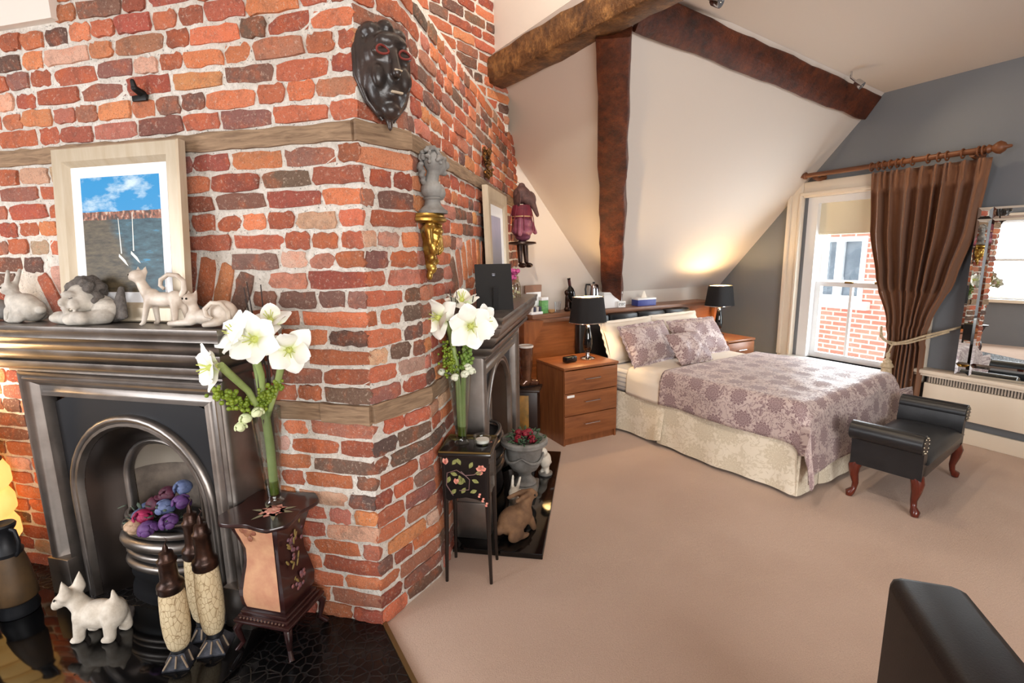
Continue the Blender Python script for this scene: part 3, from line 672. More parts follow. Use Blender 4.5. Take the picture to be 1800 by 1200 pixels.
r = mantel_thing('cherub_figurine', 'weathered stone cherub resting its curly head on folded arms', 'figurine', -1.07, .16)
blob('face_and_arms', M_stone, r, [('e', (-.035, -.02, .098), (.056, .052, .06)), ('e', (-.04, -.068, .118), (.034, .014, .014)), ('c', (-.046, -.076, .108), (-.05, -.088, .088), .008, .012), ('e', (-.075, -.062, .084), (.022, .02, .022)), ('e', (-.02, -.066, .08), (.022, .02, .022)), ('e', (-.05, -.082, .066), (.018, .01, .006)), ('e', (-.05, -.08, .056), (.014, .01, .006)), ('e', (-.05, -.07, .042), (.022, .018, .014)),
    ('c', (-.14, -.045, .024), (.03, -.08, .028), .026, .026), ('c', (.075, -.03, .03), (-.03, -.085, .022), .03, .022), ('e', (-.125, -.06, .024), (.032, .026, .02)), ('e', (.05, 0, .05), (.055, .045, .045)), ('e', (.02, .01, .07), (.04, .04, .04))], .0042, 2)
hp = [('e', (-.03, .008, .125), (.06, .055, .048))]
rg = random.Random(3)
for i in range(70):
    a = rg.uniform(0, 2*PI); q = rg.uniform(.015, .066); y = .0+q*math.sin(a)*.9
    if y < -.045: continue
    hp.append(('e', (-.03+q*math.cos(a)*1.05, y, .172-q*q*8+rg.uniform(-.006, .006)), (rg.uniform(.010, .016),)*3))
for i in range(12): hp.append(('e', (-.095+rg.uniform(-.004, .008), -.02+rg.uniform(-.025, .03), .08+i*.007), (.013, .014, .013)))
for i in range(10): hp.append(('e', (.03+rg.uniform(-.004, .008), -.03+rg.uniform(-.015, .03), .09+i*.007), (.013, .014, .013)))
blob('hair', M_darkhair, r, hp, .0042, 1)
for x in (-.066, -.026): MB().tube([(x-.01, -.072, .106), (x, -.077, .102), (x+.01, -.072, .106)], .0016, 5).build('closed_eye', M_darkhair, r)
wg = []
for i in range(9): wg.append(('c', (.065+i*.003, .015, .02+i*.008), (.15-i*.005, -.01+.004*i, .03+i*.013), .02-.001*i, .011))
blob('wing', M_darkhair, r, wg, .005, 1)
def rabbit(r, m, k=1.0, head=(0, 0)):
    s = lambda p: tuple(q*k for q in p)
    return blob('body', m, r, [('e', s((.02, 0, .075)), s((.075, .06, .07))), ('e', s((.06, 0, .06)), s((.06, .058, .06))), ('e', s((-.035, 0, .1)), s((.045, .045, .055))), ('e', s((-.065, 0, .165)), s((.042, .034, .036))), ('e', s((-.098, 0, .155)), s((.02, .022, .02))),
        ('c', s((-.045, -.018, .19)), s((-.01, -.026, .255)), .013*k, .009*k), ('c', s((-.045, .018, .19)), s((-.012, .026, .258)), .013*k, .009*k), ('c', s((-.06, -.025, .06)), s((-.075, -.028, .012)), .018*k, .014*k), ('c', s((-.06, .025, .06)), s((-.075, .028, .012)), .018*k, .014*k), ('e', s((.03, -.05, .03)), s((.05, .02, .032))), ('e', s((.03, .05, .03)), s((.05, .02, .032))), ('e', s((0, -.052, .01)), s((.04, .018, .012))), ('e', s((.125, 0, .06)), s((.022, .022, .022)))], .006*max(k, .8))
r = mantel_thing('rabbit_figurine', 'grey-white stone rabbit at the left end of the near mantel', 'figurine', -1.455, .17)
rabbit(r, M_stone, .82); eyes(r, [(-.06, -.03, .142)], .005)
r = mantel_thing('hare_figurine', 'grey stone figure cut off by the left edge of the picture on the mantel', 'figurine', -1.655, .14)
rabbit(r, M_greystone, .62)

# ------------------------------------------------------------------ things on the near hearth
ZH = .031
r = thing('dog_figurine', 'white stone terrier figurine standing on the near hearth', 'figurine', FL(-1.09, .33, ZH), AL + .25); r.scale = (.74, .84, .86)
M_dog = mat('speckled_white_stone', (224, 214, 200), .75, 0, (196, 184, 168), 22, bump=.3, bscale=160)
blob('body', M_dog, r, [('e', (0, 0, .115), (.115, .062, .068)), ('e', (-.07, 0, .115), (.055, .062, .07)), ('e', (.085, 0, .12), (.06, .062, .074)), ('c', (-.08, 0, .15), (-.115, -.005, .2), .045, .04), ('e', (-.135, -.01, .215), (.055, .044, .042)), ('e', (-.18, -.018, .195), (.032, .03, .032)), ('e', (-.2, -.02, .18), (.02, .024, .026)),
    ('c', (-.115, .03, .24), (-.108, .04, .31), .032, .005), ('c', (-.12, -.038, .24), (-.116, -.048, .315), .032, .005), ('c', (-.08, -.035, .09), (-.085, -.04, .02), .027, .026), ('c', (-.07, .035, .09), (-.07, .04, .02), .027, .026), ('c', (.085, -.035, .1), (.085, -.042, .02), .03, .027), ('c', (.1, .035, .1), (.105, .042, .02), .03, .027),
    ('e', (-.1, -.042, .012), (.032, .026, .014)), ('e', (-.085, .042, .012), (.032, .026, .014)), ('e', (.07, -.044, .012), (.034, .026, .014)), ('e', (.09, .044, .012), (.034, .026, .014)), ('c', (.1, 0, .17), (.098, 0, .235), .026, .007)], .0065)
eyes(r, [(-.172, -.05, .222)], .006)
M_cork = NT('crackled_parchment'); vv = M_cork.coord('Object'); wv = M_cork.n('ShaderNodeTexVoronoi', {'Vector': M_cork.n('ShaderNodeMapping', {'Vector': vv, 'Scale': (1, 1, .6)}).outputs[0], 'Scale': 60.0}, feature='DISTANCE_TO_EDGE').outputs['Distance']
wc_ = M_cork.mix(M_cork.noise(vv, 12, 3), srgb(222, 208, 176), srgb(194, 168, 124)); M_cork.set(col=M_cork.mix(M_cork.ramp(wv, [(.0, (1, 1, 1)), (.06, (0, 0, 0))]), wc_, srgb(140, 112, 76)), rough=.7); M_cork.bump(wv, .5, .004); M_cork = M_cork.m
M_bronze = mat('dark_bronze', (70, 44, 32), .35, .6, (38, 26, 22), 18, bump=.3, bscale=60)
M_pewter = mat('dull_pewter', (96, 98, 106), .4, .8, (58, 60, 66), 30)
def flask(u, off, h, label, base_r):
    r = thing('tall_flask', label, 'flask', FL(u, off, ZH), AL + .4, 'parchment-covered flasks on the hearth'); k = h/.52; r.scale = (.86, .86, 1)
    bs = MB(); q = base_r
    bs.rings([[(-q, -q, 0), (q, -q, 0), (q, q, 0), (-q, q, 0)], [(-q, -q, .006), (q, -q, .006), (q, q, .006), (-q, q, .006)], [(-.03, -.03, .055), (.03, -.03, .055), (.03, .03, .055), (-.03, .03, .055)]], True, True, True)
    bs.build('foot', M_pewter, r, smooth=0)
    st = MB()
    for a, c in (((-q*.9, -q, .01), (-.02, -.035, .05)), ((q*.9, -q, .01), (.02, -.035, .05)), ((0, -q, .012), (0, -.036, .05)), ((-q, -q*.3, .012), (-.032, 0, .05)), ((q, -q*.3, .012), (.033, 0, .05))): st.tube([a, c], .004, 6)
    st.build('foot_rib', mat('pale_rib', (150, 132, 112), .5, .4), r)
    MB().lathe([(.03, .05), (.036, .06), (.034, .075)], 20).build('collar', M_blackiron, r)
    MB().lathe([(.034, .072*k), (.044, .09*k), (.052, .14*k), (.0545, .2*k), (.053, .26*k), (.05, .31*k), (.046, .335*k)], 24).build('body', M_cork, r, smooth=60)
    MB().lathe([(.049, .33*k), (.053, .338*k), (.051, .35*k), (.053, .356*k), (.05, .366*k), (.039, .374*k), (.035, .39*k), (.034, .452*k), (.038, .457*k), (.038, .468*k), (.03, .474*k), (.026, .5*k), (.012, .505*k), (.01, .52*k), (.004, .535*k)], 20).build('neck', M_bronze, r, smooth=50)
    MB().tube([(.0, 0, .535*k), (.012, 0, .55*k), (.0, 0, .566*k), (-.012, 0, .55*k), (0, 0, .535*k)], .0025, 6).build('ring', M_bronze, r)
flask(-.645, .37, .48, 'shortest parchment-covered flask nearest the front of the hearth', .055)
flask(-.572, .28, .55, 'tallest parchment-covered flask beside the painted pedestal', .06)
flask(-.665, .235, .56, 'parchment-covered flask half hidden behind the other two', .05)
def jug(u, off, label, k=1.0, turn=0):
    r = thing('jug', label, 'jug', FL(u, off, ZH), AL + turn, 'brown jugs on the hearth'); r.scale = (.82, .82, 1.04)
    MB().lathe([(.085*k, 0), (.09*k, .02*k), (.082*k, .05*k), (.086*k, .06*k)], 24).build('foot', M_blackiron, r, smooth=50)
    MB().lathe([(.08*k, .055*k), (.092*k, .07*k), (.088*k, .13*k), (.074*k, .22*k), (.06*k, .275*k)], 24).build('body', mat('brown_suede_glaze', (92, 68, 40), .6, 0, (72, 54, 34), 10), r, smooth=60)
    MB().lathe([(.062*k, .27*k), (.066*k, .285*k), (.05*k, .305*k), (.04*k, .33*k), (.04*k, .375*k), (.052*k, .39*k), (.056*k, .402*k), (.05*k, .41*k), (.035*k, .4*k)], 24).build('neck', M_blackiron, r, smooth=50)
    MB().tube([(.04*k, 0, .39*k), (.085*k, 0, .385*k), (.1*k, 0, .34*k), (.085*k, 0, .29*k), (.06*k, 0, .27*k)], .009*k, 8).build('handle', M_blackiron, r, smooth=80)
jug(-1.60, .30, 'brown jug with black neck standing left of the near fireplace', .98)
jug(-1.72, .50, 'brown jug partly cut off by the left edge of the picture', 1.12, 2.2)
def paper_lamp():
    r = thing('paper_lamp', 'glowing paper lantern lamp left of the near fireplace', 'lamp', FL(-2.03, .21, .016), AL)
    t = NT('lit_paper'); n = t.noise(t.coord('Object'), 12, 4, .6); t.set(col=srgb(240, 200, 130), rough=.9, ecol=t.mix(n, srgb(255, 176, 80), srgb(255, 208, 124)), estr=.75)
    MB().lathe([(.1, 0), (.1, .02), (.02, .03), (.018, .18)], 20).build('base', M_blackiron, r)
    for j in range(5):
        z = .2+j*.135; a, c = (.19, .165) if j < 3 else (.165-.02*(j-3), .14-.02*(j-3))
        MB().lathe([(a*.92, z), (a, z+.02), (a*.99, z+.08), (c, z+.135)], 28).build('paper_tier', t.m, r, smooth=60)
        MB().lathe([(c+.001, z+.131), (c+.004, z+.134), (c+.001, z+.138)], 28).build('hoop', M_bronze, r)
    l = bpy.data.lights.new('paper_lamp_bulb', 'POINT'); l.energy = 7; l.color = (1, .62, .28); l.shadow_soft_size = .1
    o = bpy.data.objects.new('paper_lamp_bulb', l); COL.objects.link(o); o.parent = r; o.location = (0, -.02, 1.0)
paper_lamp()
# ------------------------------------------------------------------ flowers
M_petal = NT('white_petal'); pv = M_petal.coord('UV'); ps = M_petal.n('ShaderNodeSeparateXYZ', {0: pv}); M_petal.set(col=M_petal.ramp(ps.outputs[1], [(0, srgb(206, 216, 130)), (.35, srgb(240, 240, 226)), (1, srgb(246, 246, 242))]), rough=.6, sss=.0); M_petal = M_petal.m
M_stem = mat('green_stem', (160, 176, 112), .5, 0, (132, 152, 88), 10)
M_twig = mat('dark_twig', (52, 40, 36), .7)
M_berry = mat('green_berry', (140, 158, 48), .4, 0, (104, 128, 36), 30)
M_leaf = mat('dark_leaf', (64, 92, 44), .5, 0, (44, 70, 36), 20)
def petal_mesh(L, W, curl, seed):
    rg = random.Random(seed)
    def f(u, v):
        x = (u-.5)*W*math.sin(PI*min(1, .12+v*.86))**.75; y = L*(v - .10*v*v); z = curl*L*(v*v) - .35*L*v*0 - abs(u-.5)**2*W*.9*(1-v) + .03*L*math.sin(9*v+5*u+seed)
        return (x, y, z)
    return MB().grid(f, 6, 8).mesh('petal', M_petal, 180)
PETALS = [petal_mesh(.06, .05, c, i) for i, c in enumerate((-.15, -.45, -.05, -.3))]
def flower(root, pos, dirv, size=1.0, n=6, rg=random):
    d = Vector(dirv).normalized(); q = d.to_track_quat('Z', 'Y').to_matrix().to_4x4()
    c = MB().ell((0, 0, .004), (.008*size, .008*size, .012*size), n=8, m=6); 
    for k in range(5): c.tube([(0, 0, .005), (.012*size*math.cos(k*1.26), .012*size*math.sin(k*1.26), .03*size)], .0012*size, 5)
    o = c.build('flower', mat('flower_throat', (196, 204, 110), .6), root); o.matrix_local = Matrix.Translation(pos) @ q
    for k in range(n):
        p = put('petal', PETALS[(k*3+int(pos[0]*1000)) % 4], o, (0, 0, .0 if k % 2 else .004)); p.rotation_euler = Euler((math.radians(24 if k % 2 else 40), 0, 0)).to_matrix().to_4x4().to_euler()
        p.matrix_local = Matrix.Rotation(2*PI*k/n + .2, 4, 'Z') @ Matrix.Rotation(math.radians(22 if k % 2 else 38), 4, 'X') @ Matrix.Scale(size, 4)
    return o
def berries(root, pts, n, spread, rad, seed, name='berry_spray', m=None):
    rg = random.Random(seed); b = MB()
    for i in range(n):
        t = rg.random()*(len(pts)-1); k = int(t); p = Vector(pts[k]).lerp(Vector(pts[k+1]), t-k) + Vector((rg.gauss(0, spread), rg.gauss(0, spread), rg.gauss(0, spread)))
        b.ell(p, rad*rg.uniform(.7, 1.15), n=6, m=4)
    return stuff(b.build(name, m or M_berry, root, smooth=180))
def small_bloom(root, pos, size, seed, m):
    rg = random.Random(seed); b = MB()
    for i in range(16):
        a, e = rg.uniform(0, 2*PI), rg.uniform(-.2, 1.4); d = Vector((math.cos(a)*math.cos(e), math.sin(a)*math.cos(e), math.sin(e)))
        R = d.to_track_quat('Z', 'Y').to_matrix(); b.ell(Vector(pos) + d*size*.75, (size*.42, size*.36, size*.16), R, 8, 6)
    b.ell(pos, size*.6, n=8, m=6)
    return b.build('bloom', m, root, smooth=180)
M_pale = mat('pale_green_bloom', (214, 222, 176), .7)
def vase(pos, label, h, r0, r1):
    r = thing('glass_vase', label, 'vase', pos)
    MB().lathe([(.001, .004), (r0+.008, .0), (r0+.01, .006), (r0, .016), (r0*.98, .03), (r1, h), (r1-.003, h), (r0-.004, .034), (.001, .03)], 32).build('body', clear_glass('clear_vase_glass', (.84, .87, .85), .02), r, smooth=50)
    MB().lathe([(.001, .031), (r0-.005, .034), (r0+(r1-r0)*.24-.005, h*.24), (.001, h*.24)], 24).build('water', clear_glass('vase_water', (.62, .64, .38), .02), r, smooth=50)
    return r
VB1 = FL(-.372, .115, .5875); vase(VB1, 'tall clear glass vase on the painted pedestal, holding white flowers', .39, .026, .058)
def bouquet1():
    r = thing('flower_arrangement', 'white amaryllis with green berries in the vase by the near fireplace', 'flowers', VB1 + Vector((0, 0, .036)), AL)
    st = MB(); st.tube([(.004, 0, 0), (.006, .0, .2), (.0, -.005, .42), (-.02, -.01, .62)], [.017, .017, .015, .013], 10)
    st.build('stem', M_stem, r, smooth=80)
    for P in ([(.0, 0, .3), (.015, -.09, .45), (.035, -.22, .575)], [(0, 0, .3), (.035, -.04, .5), (.065, -.11, .645)], [(0, 0, .3), (.08, -.02, .45), (.16, -.06, .59)]): MB().tube(P, [.009, .012, .014], 8).build('stem', M_stem, r, smooth=80)
    for P in ([(0, .02, .1), (-.02, .02, .5), (-.045, .01, .82)], [(0, .02, .1), (-.01, .02, .5), (-.03, .01, .84)], [(.005, .01, .1), (.01, .02, .5), (-.01, -.03, .78)], [(.005, .02, .1), (.02, .02, .5), (.03, .01, .83)], [(0, .0, .3), (.03, -.03, .5), (.075, -.06, .67)], [(0, -.01, .25), (.01, -.03, .45), (.035, -.05, .55)], [(0, .02, .2), (-.015, .01, .4), (-.02, .0, .6)]): MB().tube(P, [.004, .0035, .002], 6).build('twig', M_twig, r)
    flower(r, (.035, -.25, .575), (-.5, -1, .1), 1.5); flower(r, (.035, -.13, .665), (-.3, -.8, .6), 1.55); flower(r, (.105, -.13, .65), (.2, -1, .2), 1.7); flower(r, (.19, -.07, .605), (.7, -1, -.1), 1.6); flower(r, (.10, -.04, .70), (.2, -.5, 1), 1.4)
    berries(r, [(-.02, -.2, .47), (-.02, -.13, .43), (-.02, -.06, .38)], 110, .014, .0085, 1); berries(r, [(.1, -.03, .46), (.05, -.04, .42), (.0, -.04, .38)], 80, .013, .0085, 2)
    for p in ((-.02, -.08, .335), (.03, -.07, .36), (-.035, -.09, .305)): small_bloom(r, p, .026, int(p[0]*1000)+60, M_pale)
bouquet1()

# ------------------------------------------------------------------ painted pedestal by the near fireplace
M_lacquer = mat('dark_red_lacquer', (50, 22, 21), .28, 0, (36, 18, 18), 6, coat=.4)
M_vellum = mat('painted_map_panel', (206, 158, 122), .5, 0, (188, 132, 104), 14)
def flat_flower(root, mtx, specs):
    """painted flowers: thin flat petals on a panel, local x/z plane"""
    for name, m, pts in specs:
        for (x, z, a, l, w_) in pts:
            b = MB(); q = [(0, 0)] + [(l*t, w_*math.sin(PI*t)*s) for s, ts in ((1, (.25, .5, .75)), ) for t in ts] + [(l, 0)] + [(l*t, -w_*math.sin(PI*t)) for t in (.75, .5, .25)]
            c_, s_ = math.cos(a), math.sin(a); k = len(q)
            V = [(x + c_*p - s_*w2, 0, z + s_*p + c_*w2) for p, w2 in q]
            b.add([mtx @ Vector(v) for v in V], [tuple(range(k))]).build(name, m, root, smooth=0)
def pedestal():
    r = thing('painted_pedestal', 'curvy dark red painted pedestal table holding the near vase', 'table', FL(-.362, .155, .0165), AL)
    def sq(z, hw, hd, b_=.0): return [(-hw, -hd, z), (hw, -hd, z), (hw, hd, z), (-hw, hd, z)]
    # bombe body
    prof = [(.17, .085), (.2, .098), (.25, .102), (.31, .092), (.37, .08), (.43, .078), (.48, .09), (.52, .102), (.55, .106)]
    bd = MB().rings([sq(z, a, a*.92) for z, a in prof], True, True, True).build('body', M_lacquer, r, smooth=30)
    def pan(side):
        def f(u, v):
            z = .19 + .34*v; k = 0
            for i in range(len(prof)-1):
                if prof[i][0] <= z <= prof[i+1][0]: t = (z-prof[i][0])/(prof[i+1][0]-prof[i][0]); k = prof[i][1]*(1-t) + prof[i+1][1]*t
            return ((u-.5)*1.62*k, -k*.92-.0025, z)
        return MB().grid(f, 4, 14)
    pan(0).build('painted_panel', M_vellum, r, smooth=180)
    cl = MB(); rg = random.Random(5)
    grape = mat('painted_fruit', (150, 92, 84), .5, 0, (92, 74, 92), 40)
    for i in range(46):
        v = rg.random(); z = .24 + .26*v; k = .098 if z < .3 else .082; cl.ell((k+.003, rg.gauss(0, .022), z), (.003, .009, .009), n=8, m=4)
    cl.build('painted_grapes', grape, bd, smooth=180)
    lv = MB()
    for i in range(16): lv.ell((.095+.004*(i % 2), rg.uniform(-.05, .05), .23+.29*rg.random()), (.002, .006, .016), rotm(rg.uniform(-.8, .8), 0, 0), 6, 4)
    lv.build('painted_leaves', mat('painted_gold_leaf', (132, 112, 62), .5), bd, smooth=180)
    pe = MB()
    for (x, z, q) in ((-.03, .515, .02), (-.005, .52, .017), (-.05, .525, .017), (-.02, .49, .012)): pe.ell((x, -.094, z), (q, .004, q), n=10, m=6)
    pe.build('painted_pears', mat('painted_pear', (128, 74, 58), .5, 0, (160, 112, 80), 40), bd, smooth=180)
    for z0, z1, k in ((.13, .145, .125), (.145, .16, .112), (.16, .175, .104)): MB().span((-k, -k*.92, z0), (k, k*.92, z1), .004).build('base_moulding', M_lacquer, r)
    bt = MB()
    for i in range(13): bt.ell((-.096+i*.016, -.106, .152), .0045, n=6, m=4)
    stuff(bt.build('beading', mat('dark_gilt', (112, 86, 74), .4, .4), r))
    for sx in (-1, 1):
        for sy in (-1, 1):
            MB().tube([(sx*.1, sy*.09, .135), (sx*.118, sy*.108, .105), (sx*.112, sy*.102, .065), (sx*.106, sy*.096, .035), (sx*.126, sy*.114, .006)], [.017, .015, .011, .009, .011], 8).build('leg', M_lacquer, r, smooth=60)
    # shaped top
    tp = []
    for k in range(64):
        a = 2*PI*k/64; c, s = math.cos(a), math.sin(a); q = .152/max(abs(c), abs(s)); q = min(q, .182); wv = 1 + .05*math.cos(4*a+PI) - .02*math.cos(8*a); tp.append((q*c*wv*.98, q*s*wv*.92))
    rs = [[(x*k, y*k, z) for x, y in tp] for k, z in ((.93, .55), (.985, .555), (1, .561), (.995, .567), (.985, .57))]
    MB().rings(rs, True, True, True).build('table_top', M_lacquer, r, smooth=40)
    T = Matrix.Translation((.03, -.02, .5712)) @ Matrix.Rotation(-PI/2, 4, 'X')
    flat_flower(r, T, [('painted_leaf', mat('painted_pale_leaf', (140, 136, 110), .5), [(.0, .0, a, .085, .009) for a in (.1, .6, 2.6, 3.3, 4.3, 5.4)]), ('painted_rose', mat('painted_rose_pink', (186, 108, 100), .5, 0, (222, 172, 150), 60), [(.0, .0, a, .052, .018) for a in [k*PI/4 for k in range(8)]])])
    q = MB()
    for i in range(7): q.ell((.03+.016*math.cos(i*.9), -.02+.014*math.sin(i*.9), .5725), (.016, .012, .002), rotm(0, 0, i), 8, 4)
    q.build('painted_rose', MATS['painted_rose_pink'], r, smooth=180)
pedestal()

# ------------------------------------------------------------------ black floral table with the second vase
M_blacklac = mat('black_lacquer', (20, 16, 16), .25, 0, (30, 22, 20), 6, coat=.3)
TC = Vector((.845, 2.085, 0)); TA = AR - PI/2 + math.radians(3)
def ftable():
    r = thing('floral_table', 'slender black side table painted with pink flowers and leaves', 'table', TC, TA)
    for sx in (-1, 1):
        for sy in (-1, 1): MB().tube([(sx*.1, sy*.088, .6), (sx*.1, sy*.088, .42), (sx*.102, sy*.09, .25), (sx*.108, sy*.096, .0)], [.014, .014, .011, .008], 8).build('leg', M_blacklac, r, smooth=60)
    ap = [(-.108, .64), (-.108, .44), (-.08, .42), (-.05, .432), (0, .44), (.05, .432), (.08, .42), (.108, .44), (.108, .64)]
    MB().prism(ap, -.1, -.09).build('apron', M_blacklac, r, smooth=0); MB().prism(ap, .09, .1).build('apron', M_blacklac, r, smooth=0)
    ap2 = [(x*.85, z) for x, z in ap]
    for s in (-1, 1): MB().prism(ap2, -.005, .005, (s*.105, 0, 0), rotm(0, 0, PI/2)).build('apron', M_blacklac, r, smooth=0)
    MB().box((0, 0, .65), (.25, .23, .022), .008).build('table_top', M_blacklac, r)
    MB().rings([[(x, y, z) for x, y in ((-.12, -.11), (.12, -.11), (.12, .11), (-.12, .11))] for z in (.66, .668)], True).build('gallery', mat('gilt_edge', (120, 96, 52), .4, .6), r, smooth=0)
    T = Matrix.Translation((0, -.1018, .0)); rg = random.Random(9)
    lf = [(-.06, .6, .9), (-.02, .6, 2.0), (-.07, .56, -.3), (.02, .585, 1.1), (.045, .56, .2), (-.03, .55, -1.2), (.03, .53, -.4), (.0, .515, 2.4), (-.085, .51, 1.2), (-.07, .455, .8), (-.02, .46, 1.0), (.02, .465, .4), (-.04, .51, .2)]
    flat_flower(r, T, [('painted_leaf', mat('painted_olive_leaf', (158, 158, 96), .5, 0, (112, 118, 66), 90), [(x, z, a, .036, .010) for x, z, a in lf]),
        ('painted_flower', mat('painted_coral_flower', (222, 122, 106), .5, 0, (240, 180, 160), 60), [(.075, .578, a, .026, .011) for a in (.4, 1.2, 2.0, 2.8, 4.5)] + [(-.09, .6, a, .034, .010) for a in (1.4, 1.9)] + [(-.045, .505, a, .03, .009) for a in (1.2, 1.7)] + [(.06+.008*i, .455-.011*i, .6+2*(i % 2), .014, .006) for i in range(6)])])
    vs_ = MB(); vs_.tube([(-.06, -.1025, .45), (-.09, -.1025, .5), (-.085, -.1025, .56), (-.04, -.1025, .575), (.0, -.1025, .55), (.04, -.1025, .555), (.08, -.1025, .575)], .0022, 5); vs_.tube([(-.02, -.1025, .57), (.02, -.1025, .53), (.015, -.1025, .48), (-.03, -.1025, .475)], .002, 5)
    vs_.build('painted_vine', mat('painted_vine_mauve', (128, 98, 96), .5), r)
    T2 = Matrix.Translation((0, 0, .6615)) @ Matrix.Rotation(-PI/2, 4, 'X')
    flat_flower(r, T2, [('painted_leaf', MATS['painted_olive_leaf'], [(-.1, .06, -.2, .05, .012), (-.02, .075, .1, .06, .012), (.04, .05, .5, .05, .012), (.07, -.02, 1.2, .05, .012), (.02, .085, -.2, .05, .01)]), ('painted_flower', MATS['painted_coral_flower'], [(.08, .03, a, .03, .011) for a in (.3, 1.3, 2.3, 3.6, 5)])])
ftable()
VB2 = Vector((.822, 2.118, .662)); vase(VB2, 'tall clear glass vase on the black floral table', .345, .026, .056)
def bouquet2():
    r = thing('flower_arrangement', 'white amaryllis with small white blooms in the vase on the floral table', 'flowers', VB2 + Vector((0, 0, .036)), TA)
    for P in ([(0, 0, 0), (.0, 0, .3), (-.045, -.02, .56)], [(.01, 0, 0), (.015, 0, .3), (.05, -.03, .54)], [(0, .01, 0), (.02, .0, .3), (.03, .04, .6)], [(-.008, .008, 0), (-.01, .0, .3), (-.05, .03, .4)]): MB().tube(P, [.012, .013, .012], 8).build('stem', M_stem, r, smooth=80)
    for P in ([(0, .01, .05), (.0, .0, .4), (-.03, .0, .7)], [(0, .01, .05), (.01, -.02, .4), (.005, -.05, .67)], [(0, .01, .05), (.02, .02, .4), (.085, .02, .72)], [(.005, .01, .05), (.01, .02, .4), (.0, .0, .69)]): MB().tube(P, [.0035, .003, .002], 6).build('twig', M_twig, r)
    flower(r, (-.07, -.06, .575), (-.45, -1, .25), 1.75); flower(r, (.075, -.07, .54), (.3, -1, .05), 1.95); flower(r, (.02, .02, .64), (.0, -.2, 1), 1.6); flower(r, (.115, -.01, .55), (1, -.5, .1), 1.6)
    berries(r, [(-.05, -.04, .44), (-.035, -.04, .38), (-.03, -.04, .32)], 130, .017, .007, 4); berries(r, [(.05, -.03, .47), (.045, -.04, .4), (.03, -.03, .34)], 70, .014, .010, 5, m=mat('bright_green_bud', (112, 142, 60), .5))
    Mw = mat('white_small_bloom', (226, 230, 208), .7)
    for p in ((-.075, -.03, .315), (-.005, -.065, .30), (.04, -.06, .315), (.05, -.05, .345), (.065, -.04, .325)): small_bloom(r, p, .024, int(p[0]*1000)+90, Mw)
bouquet2()
o = thing('glass_bowl', 'low clear glass bowl with a white candle on the floral table', 'bowl', Vector((.905, 2.06, .662)))
MB().lathe([(.001, .004), (.036, 0), (.042, .006), (.044, .04), (.0415, .04), (.039, .009), (.001, .008)], 28).build('bowl', clear_glass('clear_bowl_glass', (.96, .97, .96), .02), o, smooth=50); MB().lathe([(.001, .009), (.032, .009), (.032, .022), (.001, .024)], 24).build('candle', mat('white_wax', (238, 234, 226), .5), o, smooth=40)

# ------------------------------------------------------------------ hung on the brickwork
M_ebony = mat('blackened_carved_wood', (30, 26, 25), .32, 0, (62, 48, 42), 9, bump=.3, bscale=50)
def mask():
    P = (FL(uE(2.2), 0, 0) + FR(wE(2.2), 0, 0))/2; nrm_ = ((FR(wE(2.2), 0, 0) - FL(uE(2.2), 0, 0)).cross(Vector((0, 0, 1)))).normalized()
    ang = math.atan2(nrm_.x, -nrm_.y)
    r = thing('carved_mask', 'black carved wooden mask hanging high on the brick corner', 'mask', P + nrm_*.032 + Vector((-.015, .0, 2.0)), ang - .22)
    blob('face', M_ebony, r, [('e', (0, -.03, .17), (.085, .06, .13)), ('e', (0, -.03, .24), (.088, .065, .08)), ('e', (-.085, .0, .22), (.022, .035, .1)), ('e', (.085, .0, .22), (.022, .035, .1)), ('c', (-.085, .0, .18), (-.03, -.02, .05), .02, .014), ('c', (.085, 0, .18), (.03, -.02, .05), .02, .014), ('e', (0, -.075, .275), (.06, .03, .03)), ('e', (-.045, -.08, .235), (.032, .012, .016)), ('e', (.045, -.08, .235), (.032, .012, .016)), ('c', (0, -.085, .26), (0, -.105, .17), .012, .018), ('e', (0, -.07, .11), (.03, .022, .022)), ('e', (0, -.05, .06), (.035, .03, .03)), ('e', (-.05, -.07, .16), (.026, .02, .04)), ('e', (.05, -.07, .16), (.026, .02, .04)), ('c', (0, -.03, .05), (0, -.035, .0), .02, .008), ('e', (-.05, -.02, .315), (.035, .04, .03)), ('e', (.0, -.03, .33), (.03, .04, .03)), ('e', (.05, -.02, .315), (.035, .04, .03))], .006, 3)
    for s in (-1, 1): MB().tube([(s*.02, -.02, .345), (s*.075, -.005, .32), (s*.1, .0, .25), (s*.1, 0, .17), (s*.07, -.01, .09), (s*.02, -.02, .03)], [.008, .011, .012, .012, .01, .007], 8).build('rim', M_ebony, r, smooth=80)
    for s in (-1, 1): MB().tube([(s*.042+.022*math.cos(a), -.093+.004*math.sin(2*a), .238+.013*math.sin(a)) for a in [k*PI/8 for k in range(17)]], .004, 6).build('eye_rim', mat('worn_red_paint', (120, 44, 36), .6), r)
    MB().box((0, -.1, .108), (.045, .012, .008), .003).build('mouth', mat('bone_inlay', (176, 160, 138), .6), r); MB().box((.0, -.118, .175), (.03, .006, .006), .002).build('nose_band', MATS['bone_inlay'], r)
mask()
M_gilt = mat('antique_gilt', (196, 158, 78), .32, .85, (140, 104, 48), 22, bump=.2, bscale=60)
